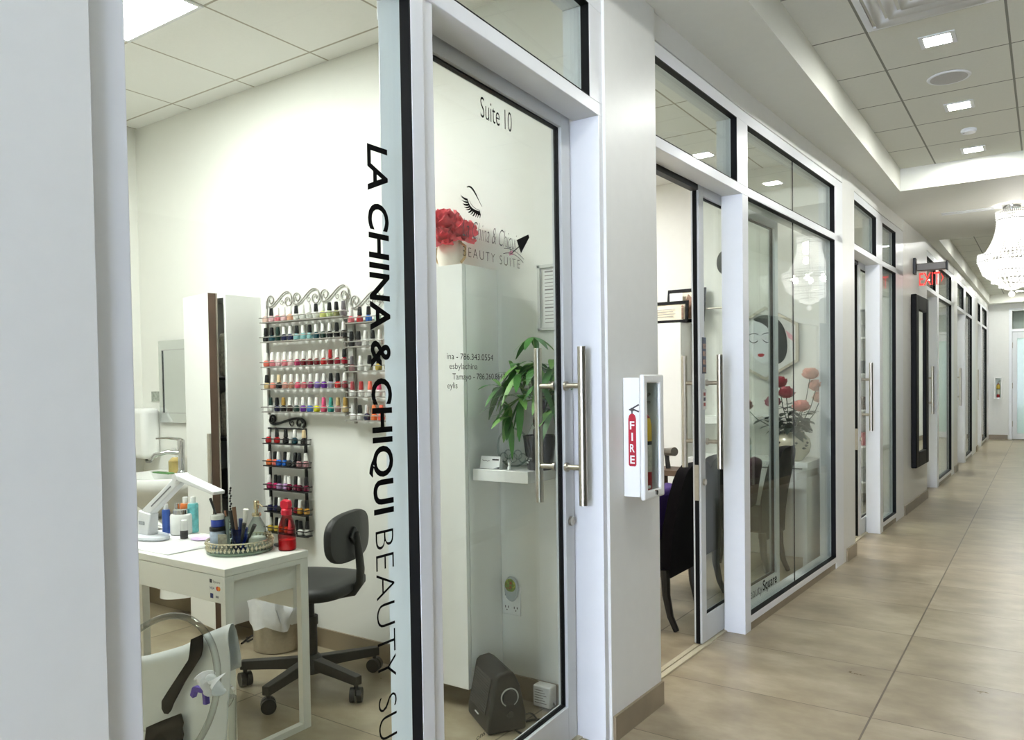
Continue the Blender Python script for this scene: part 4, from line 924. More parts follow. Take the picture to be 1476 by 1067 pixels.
for k in range(3): m.tube([(px_+.016*math.cos(t*9+k*2.1), py_+.016*math.sin(t*9+k*2.1), SZ+.12+t*.20) for t in [i/14 for i in range(15)]], .012, 8)
obj('trunk', m, mat('bark', (84, 66, 52), .85, bump=.6, vary=.2), o)
GREEN = mat('leaf_green', (66, 122, 52), .42, vary=.35, scale=9); GREEN2 = mat('leaf_light', (118, 166, 82), .42, vary=.25, scale=9)
crown = Vector((px_, py_, SZ+.32))
def leaflet(mb, base, d, L, W, droop):
    d = d.normalized(); s = d.cross(Vector((0, 0, 1)));
    if s.length < .1: s = Vector((1, 0, 0))
    s.normalize(); rows = []
    for k in range(6):
        t = k/5; c = base+d*(L*t)+Vector((0, 0, -droop*L*t*t)); wv = W*math.sin(PI*min(1, t*.92+.06))**.8
        rows.append([c-s*wv+Vector((0, 0, .12*wv)), c, c+s*wv+Vector((0, 0, .12*wv))])
    mb.sheet(rows)
st = MB(); lv = [MB(), MB()]
for k in range(21):
    az = k*2.399; el = 1.25-1.9*(k/21); Ls = RND.uniform(.13, .20)
    if k == 0: el, Ls, az = 1.45, .24, 3.0
    d = Vector((math.cos(az)*math.cos(el), math.sin(az)*math.cos(el)*.62, math.sin(el)))
    if crown.y+d.y*Ls > RW-.07: d.y = (RW-.07-crown.y)/Ls
    tip = crown+d*Ls
    st.tube([tuple(crown-Vector((0, 0, .02))), tuple(crown+d*Ls*.5+Vector((0, 0, .015))), tuple(tip)], [.004, .003, .002], 6)
    ax = d; u = ax.orthogonal().normalized(); v = ax.cross(u)
    for q in range(6):
        a = 2*PI*q/6+k; ld = (u*math.cos(a)+v*math.sin(a))*.75+Vector((d.x, d.y, -.35))*.55
        L = RND.uniform(.085, .135)
        if tip.y+ld.normalized().y*L > RW-.012: ld.y = min(ld.y, .0)
        leaflet(lv[(k*6+q) % 3 == 0], tip, ld, L, .0165, .45)
obj('leaf_stems', st, mat('stem_green', (120, 150, 84), .5), o)
obj('foliage', lv[0], GREEN, o, smooth=60); obj('new_leaves', lv[1], GREEN2, o, smooth=60)
# card holder, trinkets
o = thing('business_cards', 'small stack of white business cards standing on the floating shelf', 'cards', (-1.97, 2.70, SZ))
m = MB(); m.hexa([(-2.020, 2.690, SZ+.0005), (-1.918, 2.690, SZ+.0005), (-1.918, 2.715, SZ+.0005), (-2.020, 2.715, SZ+.0005), (-2.020, 2.700, SZ+.052), (-1.918, 2.700, SZ+.052), (-1.918, 2.715, SZ+.052), (-2.020, 2.715, SZ+.052)]); cdk = obj('card', m, mat('card_white', (242, 242, 240), .5), o)
m = MB(); m.box(-1.958, -1.924, 2.6965, 2.6985, SZ+.036, SZ+.042); m.tube([(-2.01, 2.6965, SZ+.037), (-2.0, 2.6965, SZ+.032), (-1.992, 2.6965, SZ+.036), (-1.984, 2.6965, SZ+.031), (-1.972, 2.6965, SZ+.034)], .0012, 5); m.prism([(-1.95, 2.690, SZ+.002), (-1.918, 2.690, SZ+.002), (-1.918, 2.692, SZ+.010)], (0, -.0006, 0)); obj('card_print', m, INK, cdk)
o = thing('acrylic_display', 'clear acrylic ring shaped display stand on the floating shelf', 'display stand', (-1.925, 2.79, SZ))
m = MB(); ctr = (-1.92, 2.80, SZ+.085); m.tube([(ctr[0]+.083*math.cos(2*PI*i/40), ctr[1], ctr[2]+.083*math.sin(2*PI*i/40)) for i in range(40)], .004, 8, closed=True); obj('ring', m, CLEAR, o)
m = MB()
for k in range(5): m.tube([(ctr[0]-.05+.025*k+.02*math.cos(2*PI*i/16), ctr[1], ctr[2]-.045+.014*(k % 2)+.02*math.sin(2*PI*i/16)) for i in range(16)], .0025, 6, closed=True)
obj('filigree', m, CLEAR, o)
o = thing('bunny_figurine', 'tiny white bunny eared figurine right of the business cards', 'figurine', (-1.868, 2.695, SZ))
m = MB(); m.lathe((-1.868, 2.695, SZ+.0005), [(.008, 0), (.009, .008), (.006, .016), (.008, .022), (.005, .029)], 12)
for s in (-1, 1): m.tube([(-1.868+s*.003, 2.695, SZ+.027), (-1.868+s*.008, 2.695, SZ+.040)], [.003, .002], 6)
obj('figure', m, GLOSSW, o)
# framed notice on the wall
o = thing('framed_notice', 'silver framed price list hanging behind the glass door', 'picture frame', (-1.72, RW, 1.64))
f = MB(); t = .012
for a in ((-1.828, -1.828+t, 1.645, 1.928), (-1.61-t, -1.61, 1.645, 1.928), (-1.828, -1.61, 1.645, 1.645+t), (-1.828, -1.61, 1.928-t, 1.928)): f.box(a[0], a[1], RW-.016, RW-.001, a[2], a[3])
obj('frame', f, mat('silver_frame', (206, 208, 204), .35, .4), o)
obj('sheet', MB().box(-1.816, -1.622, RW-.006, RW-.002, 1.657, 1.916), mat('paper', (232, 232, 228), .6), o)
m = MB()
for k in range(15):
    z = 1.895-.0155*k; h_ = k % 5 == 0
    m.box(-1.795, -1.795+(.045 if h_ else .13-.02*(k % 3)), RW-.0065, RW-.0060, z, z+(.006 if h_ else .003))
obj('printed_lines', m, mat('print_grey', (130, 126, 120), .6), o)
# outlet and night light
o = thing('wall_outlet', 'white double socket plate low on the wall behind the glass door', 'socket', (-2.0, RW, .37))
obj('plate', MB().box(-2.046, -1.946, RW-.007, RW-.001, .370, .505), GLOSSW, o, bevel=.003)
m = MB()
for xx in (-2.020, -1.972):
    for zz in (.400, .455):
        m.box(xx-.010, xx-.006, RW-.0076, RW-.0065, zz, zz+.010); m.box(xx+.006, xx+.010, RW-.0076, RW-.0065, zz, zz+.010); m.cyl((xx, RW-.0076, zz-.008), (xx, RW-.0065, zz-.008), .003, n=8)
obj('slots', m, BLACKP, o)
o = thing('air_freshener', 'oval plug-in air freshener with a floral picture on the socket plate', 'air freshener', (-1.99, RW-.02, .45))
m = MB(); m.lathe((0, 0, 0), [(.001, 0), (.034, .001), (.036, .008), (.033, .016), (.001, .018)], 24, sx=1, sy=1.6, close=False)
mm = m; mm.v = [(-1.988+v[0], RW-.0085-v[2], .492+v[1]) for v in mm.v]; obj('casing', mm, mat('grey_pearl', (196, 204, 206), .2, .2), o)
m = MB(); m.lathe((0, 0, 0), [(.001, .0185), (.024, .0183), (.030, .0165)], 20, sx=1, sy=1.0, close=False); m.v = [(-1.988+v[0], RW-.0092-v[2], .510+v[1]) for v in m.v]
fm = mat('floral_print', (120, 140, 50), .3, vary=.5, scale=60); rpn = [n for n in fm.node_tree.nodes if n.type == 'VALTORGB'][0]
rpn.color_ramp.elements[0].color = (.35, .03, .02, 1); rpn.color_ramp.elements[1].color = (.42, .42, .06, 1); e_ = rpn.color_ramp.elements.new(.5); e_.color = (.10, .22, .04, 1)
obj('floral_face', m, fm, o)
# fan heater
HA = (.83, -.556); HB = (.556, .83); hc = (-1.905, 2.625)
o = thing('fan_heater', 'black fan heater standing on the floor behind the glass door', 'heater', (hc[0], hc[1], 0))
HB_ = mat('heater_black', (24, 24, 23), .45, vary=.06, spec=.3)
def hp(u, v, z): return (hc[0]+HA[0]*u+HB[0]*v, hc[1]+HA[1]*u+HB[1]*v, z)
def loft(mb, prof_u, u0, u1):
    a = [hp(u0, v, z) for v, z in prof_u]; b = [hp(u1, v, z) for v, z in prof_u]; n = len(a)
    return mb.add(a+b, [tuple(range(n))[::-1], tuple(range(n, 2*n))]+[(i, (i+1) % n, n+(i+1) % n, n+i) for i in range(n)])
prof = [(-.085, .002), (.085, .002), (.085, .07), (.060, .19), (.035, .238), (.012, .252), (-.030, .246), (-.045, .232), (-.085, .045)]
obj('casing', loft(MB(), prof, -.125, .125), HB_, o, bevel=.012, seg=3)
m = MB(); n0 = Vector((0, -.98, .19))
def face(u, s):                                                          # s along the sloped front
    v = -.085+(.040)*s; z = .045+.187*s; return hp(u, v-.004, z)
m.add([face(-.095, .14), face(.085, .14), face(.085, .90), face(-.095, .90)]+[Vector(face(*q))+Vector((HB[0], HB[1], 0))*.012 for q in ((-.095, .14), (.085, .14), (.085, .90), (-.095, .90))], [(0, 1, 2, 3), (7, 6, 5, 4), (0, 4, 5, 1), (1, 5, 6, 2), (2, 6, 7, 3), (3, 7, 4, 0)])
obj('grille_panel', m, mat('grille_grey', (66, 65, 63), .45, .3, vary=.2, scale=120, bump=.3), o)
m = MB()
for k in range(13): s = .18+.055*k; m.tube([Vector(face(-.088, s))-Vector((HB[0], HB[1], 0))*.002, Vector(face(.078, s))-Vector((HB[0], HB[1], 0))*.002], .0018, 6)
obj('grille_bars', m, BLACKP, o)
m = MB(); ring = [hp(.127, .012+.036*math.cos(a), .145+.036*math.sin(a)) for a in [math.radians(-60+300*i/24) for i in range(25)]]; m.tube(ring, .003, 6); obj('dial_ring', m, mat('light_grey', (206, 206, 204), .4), o)
m = MB(); m.cyl(hp(.124, .012, .145), hp(.136, .012, .145), .030, n=24); m.box(0, 0, 0, 0, 0, 0) if 0 else None; obj('dial', m, BLACKP, o)
m = MB(); m.cyl(hp(.124, .012, .075), hp(.131, .012, .075), .014, n=18); obj('power_switch', m, BLACKP, o)
obj('badge', local(lambda q: q.tube([Vector(face(-.02, .04)), Vector(face(.02, .04))], .003, 6)), mat('light_grey', (206, 206, 204), .4), o)
m = MB(); cp = [hp(.06, .09, .03), (-1.80, 2.74, .012), (-1.70, 2.66, .006), (-1.66, 2.62, .006), (-1.70, 2.57, .006), (-1.80, 2.60, .006), (-1.78, 2.70, .006), (-1.70, 2.76, .008), (-1.74, 2.83, .02), (-1.79, 2.86, .05)]
dense = []
for i in range(len(cp)-1):
    p0, p1, p2, p3 = (Vector(cp[max(0, i-1)]), Vector(cp[i]), Vector(cp[i+1]), Vector(cp[min(len(cp)-1, i+2)]))
    for k in range(6):
        t = k/6; dense.append(.5*((2*p1)+(p2-p0)*t+(2*p0-5*p1+4*p2-p3)*t*t+(3*p1-p0-3*p2+p3)*t**3))
m.tube(dense+[cp[-1]], .0042, 8); obj('power_cord', m, BLACKP, o)
o = thing('power_adapter', 'white boxy plug adapter with small print beside the heater cord', 'adapter', (-1.80, 2.84, 0))
obj('adapter_body', MB().box(-1.845, -1.758, 2.815, 2.87, .012, .105), mat('adapter_white', (222, 222, 218), .45), o, bevel=.006)
m = MB()
for k in range(6): m.box(-1.836, -1.836+.06-.008*(k % 3), 2.8142, 2.8149, .03+.011*k, .033+.011*k)
obj('adapter_print', m, mat('print_grey', (130, 126, 120), .6), o)

# ------------------------------------------------------------------ flowers
def bloom(mb, c, R, layers, rnd, ruffle=.25):
    c = Vector(c)
    for li, (npet, el, sc) in enumerate(layers):
        for k in range(npet):
            az = 2*PI*(k+.5*(li % 2))/npet+rnd.uniform(-.2, .2); e = el+rnd.uniform(-.12, .12); L = R*sc*rnd.uniform(.9, 1.1)
            d = Vector((math.cos(az)*math.cos(e), math.sin(az)*math.cos(e), math.sin(e))); s = Vector((-math.sin(az), math.cos(az), 0)); nrm = d.cross(s)
            rows = []
            for i in range(5):
                t = i/4; w = L*.55*math.sin(PI*(.18+.62*t)); cc = c+d*(L*t)+nrm*(-.30*L*t*(1-t)*2)
                rows.append([cc+s*(w*j)+nrm*(.22*w*j*j+ruffle*L*.25*t*math.sin(j*5+k*2+li)*(i/4)) for j in (-1, -.5, 0, .5, 1)])
            mb.sheet(rows)
PEONY = mat('peony_red', (236, 84, 98), .6, vary=.2, scale=40)
vx, vy, vz = -2.215, 2.755, 1.9305
o = thing('peony_vase', 'tapered cream vase on top of the white wall cabinet', 'vase', (vx, vy, vz))
m = MB(); m.lathe((vx, vy, vz), [(.045, 0), (.05, .004), (.062, .06), (.058, .10), (.05, .125), (.056, .135), (.05, .133), (.045, .10), (.001, .09)], 24, close=False); obj('vase_body', m, mat('cream_ceramic', (238, 232, 218), .3), o)
for s in (-1, 1):
    m = MB(); m.tube([(vx+s*.048, vy, vz+.125), (vx+s*.085, vy, vz+.10), (vx+s*.082, vy, vz+.05), (vx+s*.060, vy, vz+.03)], .006, 8); obj('handle', m, mat('gold_handle', (196, 172, 128), .3, .4), o)
for k, (dx_, dy_, dz_, R, lb) in enumerate(((-.09, -.02, .185, .085, 'red peony at the left of the vase, cut by the door frame'), (-.005, -.03, .20, .09, 'red peony in the middle of the vase, highest of the bunch'), (.075, -.01, .165, .07, 'red peony at the right of the vase, nearest the window lettering'), (.02, -.075, .145, .055, 'red peony low at the front of the vase'))):
    o = thing('peony', lb, 'flower', (vx+dx_, vy+dy_, vz+dz_), 'red peonies in the cream vase')
    m = MB(); bloom(m, (vx+dx_, vy+dy_, vz+dz_-.02), R, ((7, -.35, .95), (8, .1, 1.), (8, .5, 1.), (7, .85, 1.), (6, 1.15, .95), (4, 1.4, .9)), RND, .8); obj('petals', m, PEONY, o, smooth=60)
    m = MB(); m.tube([(vx+dx_, vy+dy_, vz+dz_-.02), (vx+dx_*.4, vy+dy_*.4, vz+.15), (vx+dx_*.1, vy+dy_*.1, vz+.095)], .003, 6); obj('stem', m, mat('stem_green', (120, 150, 84), .5), o)

# ================================================================== HALL FITTINGS
FW_ = mat('cabinet_white_plastic', (236, 236, 233), .3, vary=.008)
EXR = mat('extinguisher_red', (168, 20, 30), .3)
def ext_cabinet(org, u, n, label, near):
    """org: lower corner at the wall; u: unit along the wall, n: unit out of the wall"""
    u, n = Vector(u), Vector(n); O = Vector(org); W, Dp, Hh = (.185, .092, .50) if near else (.17, .10, .50)
    P = lambda a, b, c: O+u*a+n*b+Vector((0, 0, c))
    def pb(mb, a0, a1, b0, b1, c0, c1): return mb.hexa([P(a0, b0, c0), P(a1, b0, c0), P(a1, b1, c0), P(a0, b1, c0), P(a0, b0, c1), P(a1, b0, c1), P(a1, b1, c1), P(a0, b1, c1)])
    o = thing('extinguisher_cabinet', label, 'cabinet', tuple(O), 'wall mounted fire extinguisher cabinets')
    m = MB(); t = .012
    pb(m, 0, t, 0, Dp-.02, .012, Hh-.012); pb(m, W-t, W, 0, Dp-.02, .012, Hh-.012); pb(m, t, W-t, 0, Dp-.02, .012, .024); pb(m, t, W-t, 0, Dp-.02, Hh-.024, Hh-.012); pb(m, t, W-t, .001, .006, .024, Hh-.024)
    obj('housing', m, FW_, o, bevel=.004)
    m = MB(); b = .034; q = [(0, 0), (W, 0), (W, Hh), (0, Hh)]; r = [(b, b), (W-b, b), (W-b, Hh-b), (b, Hh-b)]
    vs = [P(x, Dp-.02, z) for x, z in q]+[P(x, Dp, z) for x, z in q]+[P(x, Dp, z) for x, z in r]+[P(x, Dp-.02, z) for x, z in r]; fs = []
    for i in range(4):
        j = (i+1) % 4; fs += [(i, j, 4+j, 4+i), (4+i, 4+j, 8+j, 8+i), (8+i, 8+j, 12+j, 12+i), (12+i, 12+j, j, i)]
    m.add(vs, fs); dr = obj('door', m, FW_, o, bevel=.007, seg=3)
    obj('window_pane', pb(MB(), b, W-b, Dp-.014, Dp-.011, b, Hh-b), GLASS, dr)
    m = MB(); m.cyl(P(W*.55, Dp-.002, .022), P(W*.55, Dp+.006, .022), .010, n=16); obj('latch', m, CHROME, dr)
    e = thing('fire_extinguisher', 'red fire extinguisher with a yellow label inside the %s' % ('near white cabinet on the pier' if near else 'far white cabinet on the end wall'), 'extinguisher', tuple(P(W*.5, .042, .025)))
    c = P(W*.5, .042, .0255)
    m = MB(); m.lathe(c, [(.030, 0), (.034, .006), (.034, .27), (.028, .30), (.012, .32), (.010, .335)], 22); obj('cylinder', m, EXR, e)
    m = MB(); m.lathe(c, [(.0347, .08), (.0347, .19)], 22, close=False); obj('instruction_label', m, mat('ext_label', (206, 200, 190), .45, vary=.2, scale=110), e)
    m = MB(); m.lathe(c, [(.0350, .19), (.0350, .205)], 22, close=False); obj('label_band', m, BLACKP, e)
    m = MB(); m.lathe(c, [(.0348, .205), (.0348, .268), (.029, .297), (.0285, .298)], 22, close=False); obj('warning_label', m, mat('ext_yellow', (232, 188, 56), .4, vary=.08), e)
    m = MB(); m.cyl(c+Vector((0, 0, .33)), c+Vector((0, 0, .36)), .012); m.tube([c+Vector((0, 0, .355)), c+u*.03+Vector((0, 0, .362)), c+u*.06+Vector((0, 0, .36))], .006, 6); m.tube([c+Vector((0, 0, .365)), c+u*.03+Vector((0, 0, .385)), c+u*.06+Vector((0, 0, .395))], .006, 6); obj('valve_handle', m, STEEL, e)
    return o, P, W, Dp, Hh
yc = 2.828; xw = X(2.9)+.0125
uu = along(2.95); nn = Vector((uu.y, -uu.x, 0))
o, P, W, Dp, Hh = ext_cabinet((xw, yc, .945), uu, nn, 'white fire extinguisher cabinet with a red sticker on the near pier', True)
# sticker on the side facing down the hall: an extinguisher outline lettered FIRE
def sp(b, c): return P(-.0008, b, c)
m = MB(); pts = []
zs0, zs1, bc_, bw = .135, .345, .040, .017
pts = [(bc_-bw, zs0+.006), (bc_-bw+.005, zs0), (bc_+bw-.005, zs0), (bc_+bw, zs0+.006), (bc_+bw, zs1-.022), (bc_+bw*.8, zs1-.008), (bc_+bw*.35, zs1), (bc_-bw*.35, zs1), (bc_-bw*.8, zs1-.008), (bc_-bw, zs1-.022)]
m.prism([sp(b, c) for b, c in pts], P(.0007, 0, 0)-P(0, 0, 0)); stk = obj('fire_sticker', m, mat('sticker_red', (170, 24, 44), .4, vary=.03), o)
m = MB()
for a, b in (((bc_, zs1), (bc_, zs1+.016)), ((bc_-.012, zs1+.016), (bc_+.012, zs1+.014)), ((bc_, zs1+.02), (bc_+.030, zs1+.036)), ((bc_+.004, zs1+.018), (bc_+.030, zs1+.008))): m.tube([sp(*a), sp(*b)], .0032, 6)
m.cyl(P(-.002, bc_, zs1+.016), P(0, bc_, zs1+.016), .008, n=14); obj('valve_emblem', m, GREYINK, stk)
for k, L in enumerate('FIRE'):
    z = zs1-.062-.0455*k; wl = .007 if L == 'I' else .020
    obj('sticker_lettering', text_mesh('t', L, GLOSSW, frame4(P(-.0013, bc_-wl/2, z), nn, (0, 0, 1)), w=wl, h=.033, off=.02), GLOSSW, stk, smooth=0)
m = MB(); m.ball(P(W*.45, Dp-.035, .045), .016, 10, 8, sx=1.3, sz=.8); m.ball(P(W*.6, Dp-.035, .042), .014, 10, 8); tag(obj('crumpled_tag', m, mat('tag_white', (232, 214, 212), .7)), 'crumpled white tag lying in the near extinguisher cabinet', 'tag')
o2, P2, *_ = ext_cabinet((-.985, YF-.001, .905), (1, 0, 0), (0, -1, 0), 'small white fire extinguisher cabinet on the far end wall', False)

# exit sign
ey = 9.40; ex = X(ey)
o = thing('exit_sign', 'red lit EXIT sign on a bracket over the tall black mirror', 'exit sign', (ex, ey, 2.6))
m = MB(); m.box(ex+.001, ex+.028, ey-.055, ey+.055, 2.525, 2.695); obj('wall_plate', m, BLACKM, o, bevel=.003)
m = MB(); m.box(ex+.028, ex+.310, ey-.038, ey+.038, 2.555, 2.632); arm = obj('housing', m, mat('sign_grey', (112, 108, 102), .4, .3), o, bevel=.008)
m = MB(); m.box(ex+.310, ex+.325, ey-.044, ey+.044, 2.545, 2.642); obj('end_cap', m, BLACKM, o, bevel=.003)
m = MB(); m.box(ex+.045, ex+.300, ey-.004, ey+.004, 2.392, 2.556); obj('clear_panel', m, glass('sign_acrylic', (252, 240, 238), 1.4), o)
REDE = emit('exit_red', (1.0, .07, .06), 1.5)
obj('sign_lettering', text_mesh('t', 'EXIT', REDE, frame4((ex+.055, ey-.0052, 2.402), (1, 0, 0), (0, 0, 1)), w=.195, h=.138, off=.008), REDE, o, smooth=0)
m = MB(); m.add([(ex+.262, ey-.0052, 2.52), (ex+.285, ey-.0052, 2.47), (ex+.262, ey-.0052, 2.42), (ex+.262, ey-.0052, 2.435), (ex+.277, ey-.0052, 2.47), (ex+.262, ey-.0052, 2.505)], [(0, 1, 4, 5), (1, 2, 3, 4)]); obj('arrow', m, REDE, o, smooth=0)

# tall hall mirror
my0, my1, mz0, mz1 = 9.22, 10.02, .45, 2.30; dpt = .055
o = thing('hall_mirror', 'tall mirror in a thick black frame on the hall wall below the exit sign', 'mirror', (X(9.7), 9.7, mz0))
m = MB()
for a in ((my0, my0+.16, mz0, mz1), (my1-.16, my1, mz0, mz1), (my0+.16, my1-.16, mz0, mz0+.16), (my0+.16, my1-.16, mz1-.16, mz1)): fbox(m, a[0], a[1], -dpt, -.002, a[2], a[3])
obj('mirror_frame', m, mat('black_lacquer', (7, 7, 7), .5, spec=.12), o, bevel=.008)
m = MB(); fbox(m, my0+.161, my1-.161, -.035, -.015, mz0+.161, mz1-.161); obj('mirror_glass', m, MIRROR, o)

# ceiling: speaker, detector, air vent
def disc(name, label, cat, x, y, z, prof, mm, extra=None):
    o = thing(name, label, cat, (x, y, z)); m = MB(); m.lathe((x, y, z), prof, 36); obj('body', m, mm, o)
    return o
o = disc('ceiling_speaker', 'round white ceiling speaker between the two near downlights', 'speaker', -.487, 5.37, CEIL_H, [(.112, 0), (.118, -.004), (.112, -.010), (.105, -.010)], FRAME)
m = MB(); m.lathe((-.487, 5.37, CEIL_H), [(.001, -.016), (.06, -.015), (.104, -.0095)], 36, close=False); obj('grille', m, mat('speaker_grille', (176, 174, 172), .6, vary=.12, scale=400), o)
o = disc('smoke_detector', 'small round smoke detector between the second and third downlights', 'smoke detector', -.472, 6.59, CEIL_H, [(.050, 0), (.052, -.012), (.045, -.026), (.001, -.030)], FRAME)
m = MB(); m.cyl((-.50, 6.57, CEIL_H-.0285), (-.50, 6.57, CEIL_H-.0225), .004, n=8); obj('indicator', m, BLACKP, o)
o = thing('air_vent', 'square white louvred air vent at the upper right edge of the hall ceiling', 'vent', (-.47, 4.11, CEIL_H))
m = MB(); vx0, vx1, vy0, vy1 = -.765, -.19, 3.835, 4.41
for a in ((vx0, vx0+.03, vy0, vy1), (vx1-.03, vx1, vy0, vy1), (vx0+.03, vx1-.03, vy0, vy0+.03), (vx0+.03, vx1-.03, vy1-.03, vy1)): m.box(*a, CEIL_H-.010, CEIL_H+.001)
obj('frame', m, FRAME, o)
for k in range(3):
    i = .05+.065*k; m = MB(); q0 = [(vx0+i, vy0+i), (vx1-i, vy0+i), (vx1-i, vy1-i), (vx0+i, vy1-i)]; i2 = i+.05; q1 = [(vx0+i2, vy0+i2), (vx1-i2, vy0+i2), (vx1-i2, vy1-i2), (vx0+i2, vy1-i2)]
    vs = [(*p, CEIL_H-.022+.004*k) for p in q0]+[(*p, CEIL_H+.004) for p in q1]; m.add(vs, [(j, (j+1) % 4, 4+(j+1) % 4, 4+j) for j in range(4)]); obj('louvre', m, FRAME, o, solid=.003)
o = thing('air_vent', 'white slot air vent in the lowered ceiling behind the chandelier', 'vent', (-.62, 8.8, SOFF))
for k in range(2): m = MB(); m.box(-.86, -.42, 8.72+.08*k, 8.76+.08*k, SOFF-.006, SOFF+.001); obj('slot', m, FRAME, o, bevel=.002)

# ================================================================== SUITE BEHIND THE SECOND FRONT
W2 = 6.40
tall_cabinet(-2.845, -2.515, 'tall white cabinet in the second suite with framed photos on top', wall=W2, z0=.10, z1=1.905, depth=.22)
m = MB(); m.box(-2.853, -2.8465, W2-.22, W2-.003, .10, 1.905); tag(obj('wood_panel', m, DARKWOOD), 'dark brown wood panel at the left side of the second suite cabinet', 'panel')
def photo(name, x0, x1, y, z0, z1, t, label, lean=.03):
    o = thing(name, label, 'picture frame', ((x0+x1)/2, y, z0))
    f = MB()
    def fr(a0, a1, c0, c1, d0, d1): 
        k = lambda c: lean*(c-z0)/(z1-z0)
        f.hexa([(a0, y+d0+k(c0), c0), (a1, y+d0+k(c0), c0), (a1, y+d1+k(c0), c0), (a0, y+d1+k(c0), c0), (a0, y+d0+k(c1), c1), (a1, y+d0+k(c1), c1), (a1, y+d1+k(c1), c1), (a0, y+d1+k(c1), c1)])
    for a in ((x0, x0+t, z0, z1), (x1-t, x1, z0, z1), (x0+t, x1-t, z0, z0+t), (x0+t, x1-t, z1-t, z1)): fr(*a, 0, .018)
    obj('frame', f, mat('frame_black', (9, 9, 9), .5, spec=.12), o, bevel=.002)
    f = MB(); fr(x0+t, x1-t, z0+t, z1-t, .010, .014); ph = obj('print', f, mat('print_cream', (226, 218, 196), .4, vary=.06), o)
    return o, ph, fr, y
o, ph, _, _ = photo('photo_frame', -2.70, -2.36, W2-.115, 1.91, 2.20, .028, 'black picture frame at the back on top of the second suite cabinet', .05)
m = MB(); m.box(-2.665, -2.55, W2-.109, W2-.106, 1.945, 2.165); obj('print_detail', m, mat('photo_white', (236, 238, 240), .4), ph)
m = MB(); m.prism([(-2.54, W2-.109, 1.945), (-2.44, W2-.109, 1.945), (-2.45, W2-.107, 2.10), (-2.50, W2-.107, 2.15), (-2.54, W2-.108, 2.05)], (0, .002, 0)); obj('print_figure', m, mat('photo_tan', (150, 116, 96), .4, vary=.4, scale=30), ph)
o, ph, _, _ = photo('photo_frame', -2.80, -2.47, W2-.20, 1.906, 2.09, .026, 'low black frame with a cream card, in front on the second suite cabinet', .02)
m = MB(); m.box(-2.525, -2.508, W2-.196, W2-.193, 1.935, 2.03); m.ball((-2.517, W2-.194, 2.042), .011, 10, 8, sy=.3); obj('print_figure', m, mat('photo_tan', (150, 116, 96), .4, vary=.4, scale=30), ph)
m = MB()
for k in range(4): m.box(-2.76, -2.60+.02*(k % 2), W2-.1925, W2-.1915, 1.96+.02*k, 1.964+.02*k)
obj('print_lines', m, mat('print_grey', (130, 126, 120), .6), ph)
# dark pedestal table with hair tools
o = thing('side_table', 'small dark wood side table in front of the second suite cabinet', 'side table', (-2.5, 5.72, 0))
obj('table_top', MB().box(-2.66, -2.30, 5.58, 5.86, .690, .735), DARKWOOD, o, bevel=.004)
m = MB(); m.lathe((-2.48, 5.72, 0), [(.15, .001), (.15, .02), (.03, .04), (.025, .68), (.06, .69)], 20); obj('pedestal', m, DARKWOOD, o)
jar('hair_spray', 'tall black bottle standing on the dark side table', -2.535, 5.70, .030, .25, BLACKP, (.020, .05), BLACKP, z=.7355, cat='bottle')
o = thing('hair_dryer', 'grey hair dryer barrel lying on the dark side table', 'hair dryer', (-2.43, 5.70, .7355))
m = MB(); m.cyl((-2.50, 5.74, .86), (-2.37, 5.66, .872), .028, .034); obj('barrel', m, mat('dryer_grey', (130, 126, 118), .35, .5), o)
m = MB(); m.tube([(-2.46, 5.72, .85), (-2.455, 5.715, .80), (-2.44, 5.70, .7365)], [.02, .018, .02], 10); obj('handle', m, BLACKP, o)
m = MB(); m.ball((-2.515, 5.64, .765), .03, 12, 8, sx=1.6); tag(obj('hair_clip', m, mat('wine_plastic', (110, 30, 38), .3)), 'dark red hair clip on the dark side table', 'hair clip')
# velvet dining chairs
VEL = mat('black_velvet', (16, 13, 17), .95, vary=.15, scale=200, spec=.15); PUR = mat('purple_velvet', (62, 32, 112), .9, vary=.15, scale=120); BUR = mat('burgundy_velvet', (74, 26, 52), .9, vary=.15, scale=120)
def velvet_chair(x, y, label, rz=0.):
    """back towards +x, seat towards -x"""
    o = thing('velvet_chair', label, 'chair', (x, y, 0), 'tall black velvet dining chairs'); ca, sa = math.cos(rz), math.sin(rz)
    def q(a, b, z): return (x+a*ca-b*sa, y+a*sa+b*ca, z)
    m = MB(); rows = []
    for z, a, hw in ((.30, .05, .215), (.45, .055, .225), (.60, .075, .225), (.75, .105, .222), (.86, .132, .210), (.91, .142, .175), (.935, .147, .12), (.94, .148, .0)):
        rows.append((z, a, hw))
    F = [[q(a-.045, hw*s, z) for s in (-1, -.6, 0, .6, 1)] for z, a, hw in rows]; Bk = [[q(a+.02, hw*s, z) for s in (-1, -.6, 0, .6, 1)] for z, a, hw in rows]
    m.sheet(F); m.sheet(Bk); m.sheet([[f[0], b[0]] for f, b in zip(F, Bk)]); m.sheet([[f[-1], b[-1]] for f, b in zip(F, Bk)]); m.sheet([F[0], Bk[0]])
    obj('backrest', m, VEL, o, smooth=60)
    m = MB(); m.hexa([q(-.44, -.225, .34), q(.03, -.225, .34), q(.03, .225, .34), q(-.44, .225, .34), q(-.44, -.225, .47), q(.03, -.225, .47), q(.03, .225, .47), q(-.44, .225, .47)]); obj('seat', m, VEL, o, bevel=.02, seg=3)
    LEGM = mat('ebony', (14, 12, 12), .3)
    for a, b, da in ((.035, -.215, .06), (.035, .19, .06), (-.40, -.19, -.02), (-.40, .19, -.02)):
        m = MB(); m.tube([q(a, b, .345), q(a+da*.1, b, .20), q(a+da*.5, b, .08), q(a+da*1.1, b, .002)], [.028, .024, .020, .017], 10); obj('leg', m, LEGM, o)
    return o, q
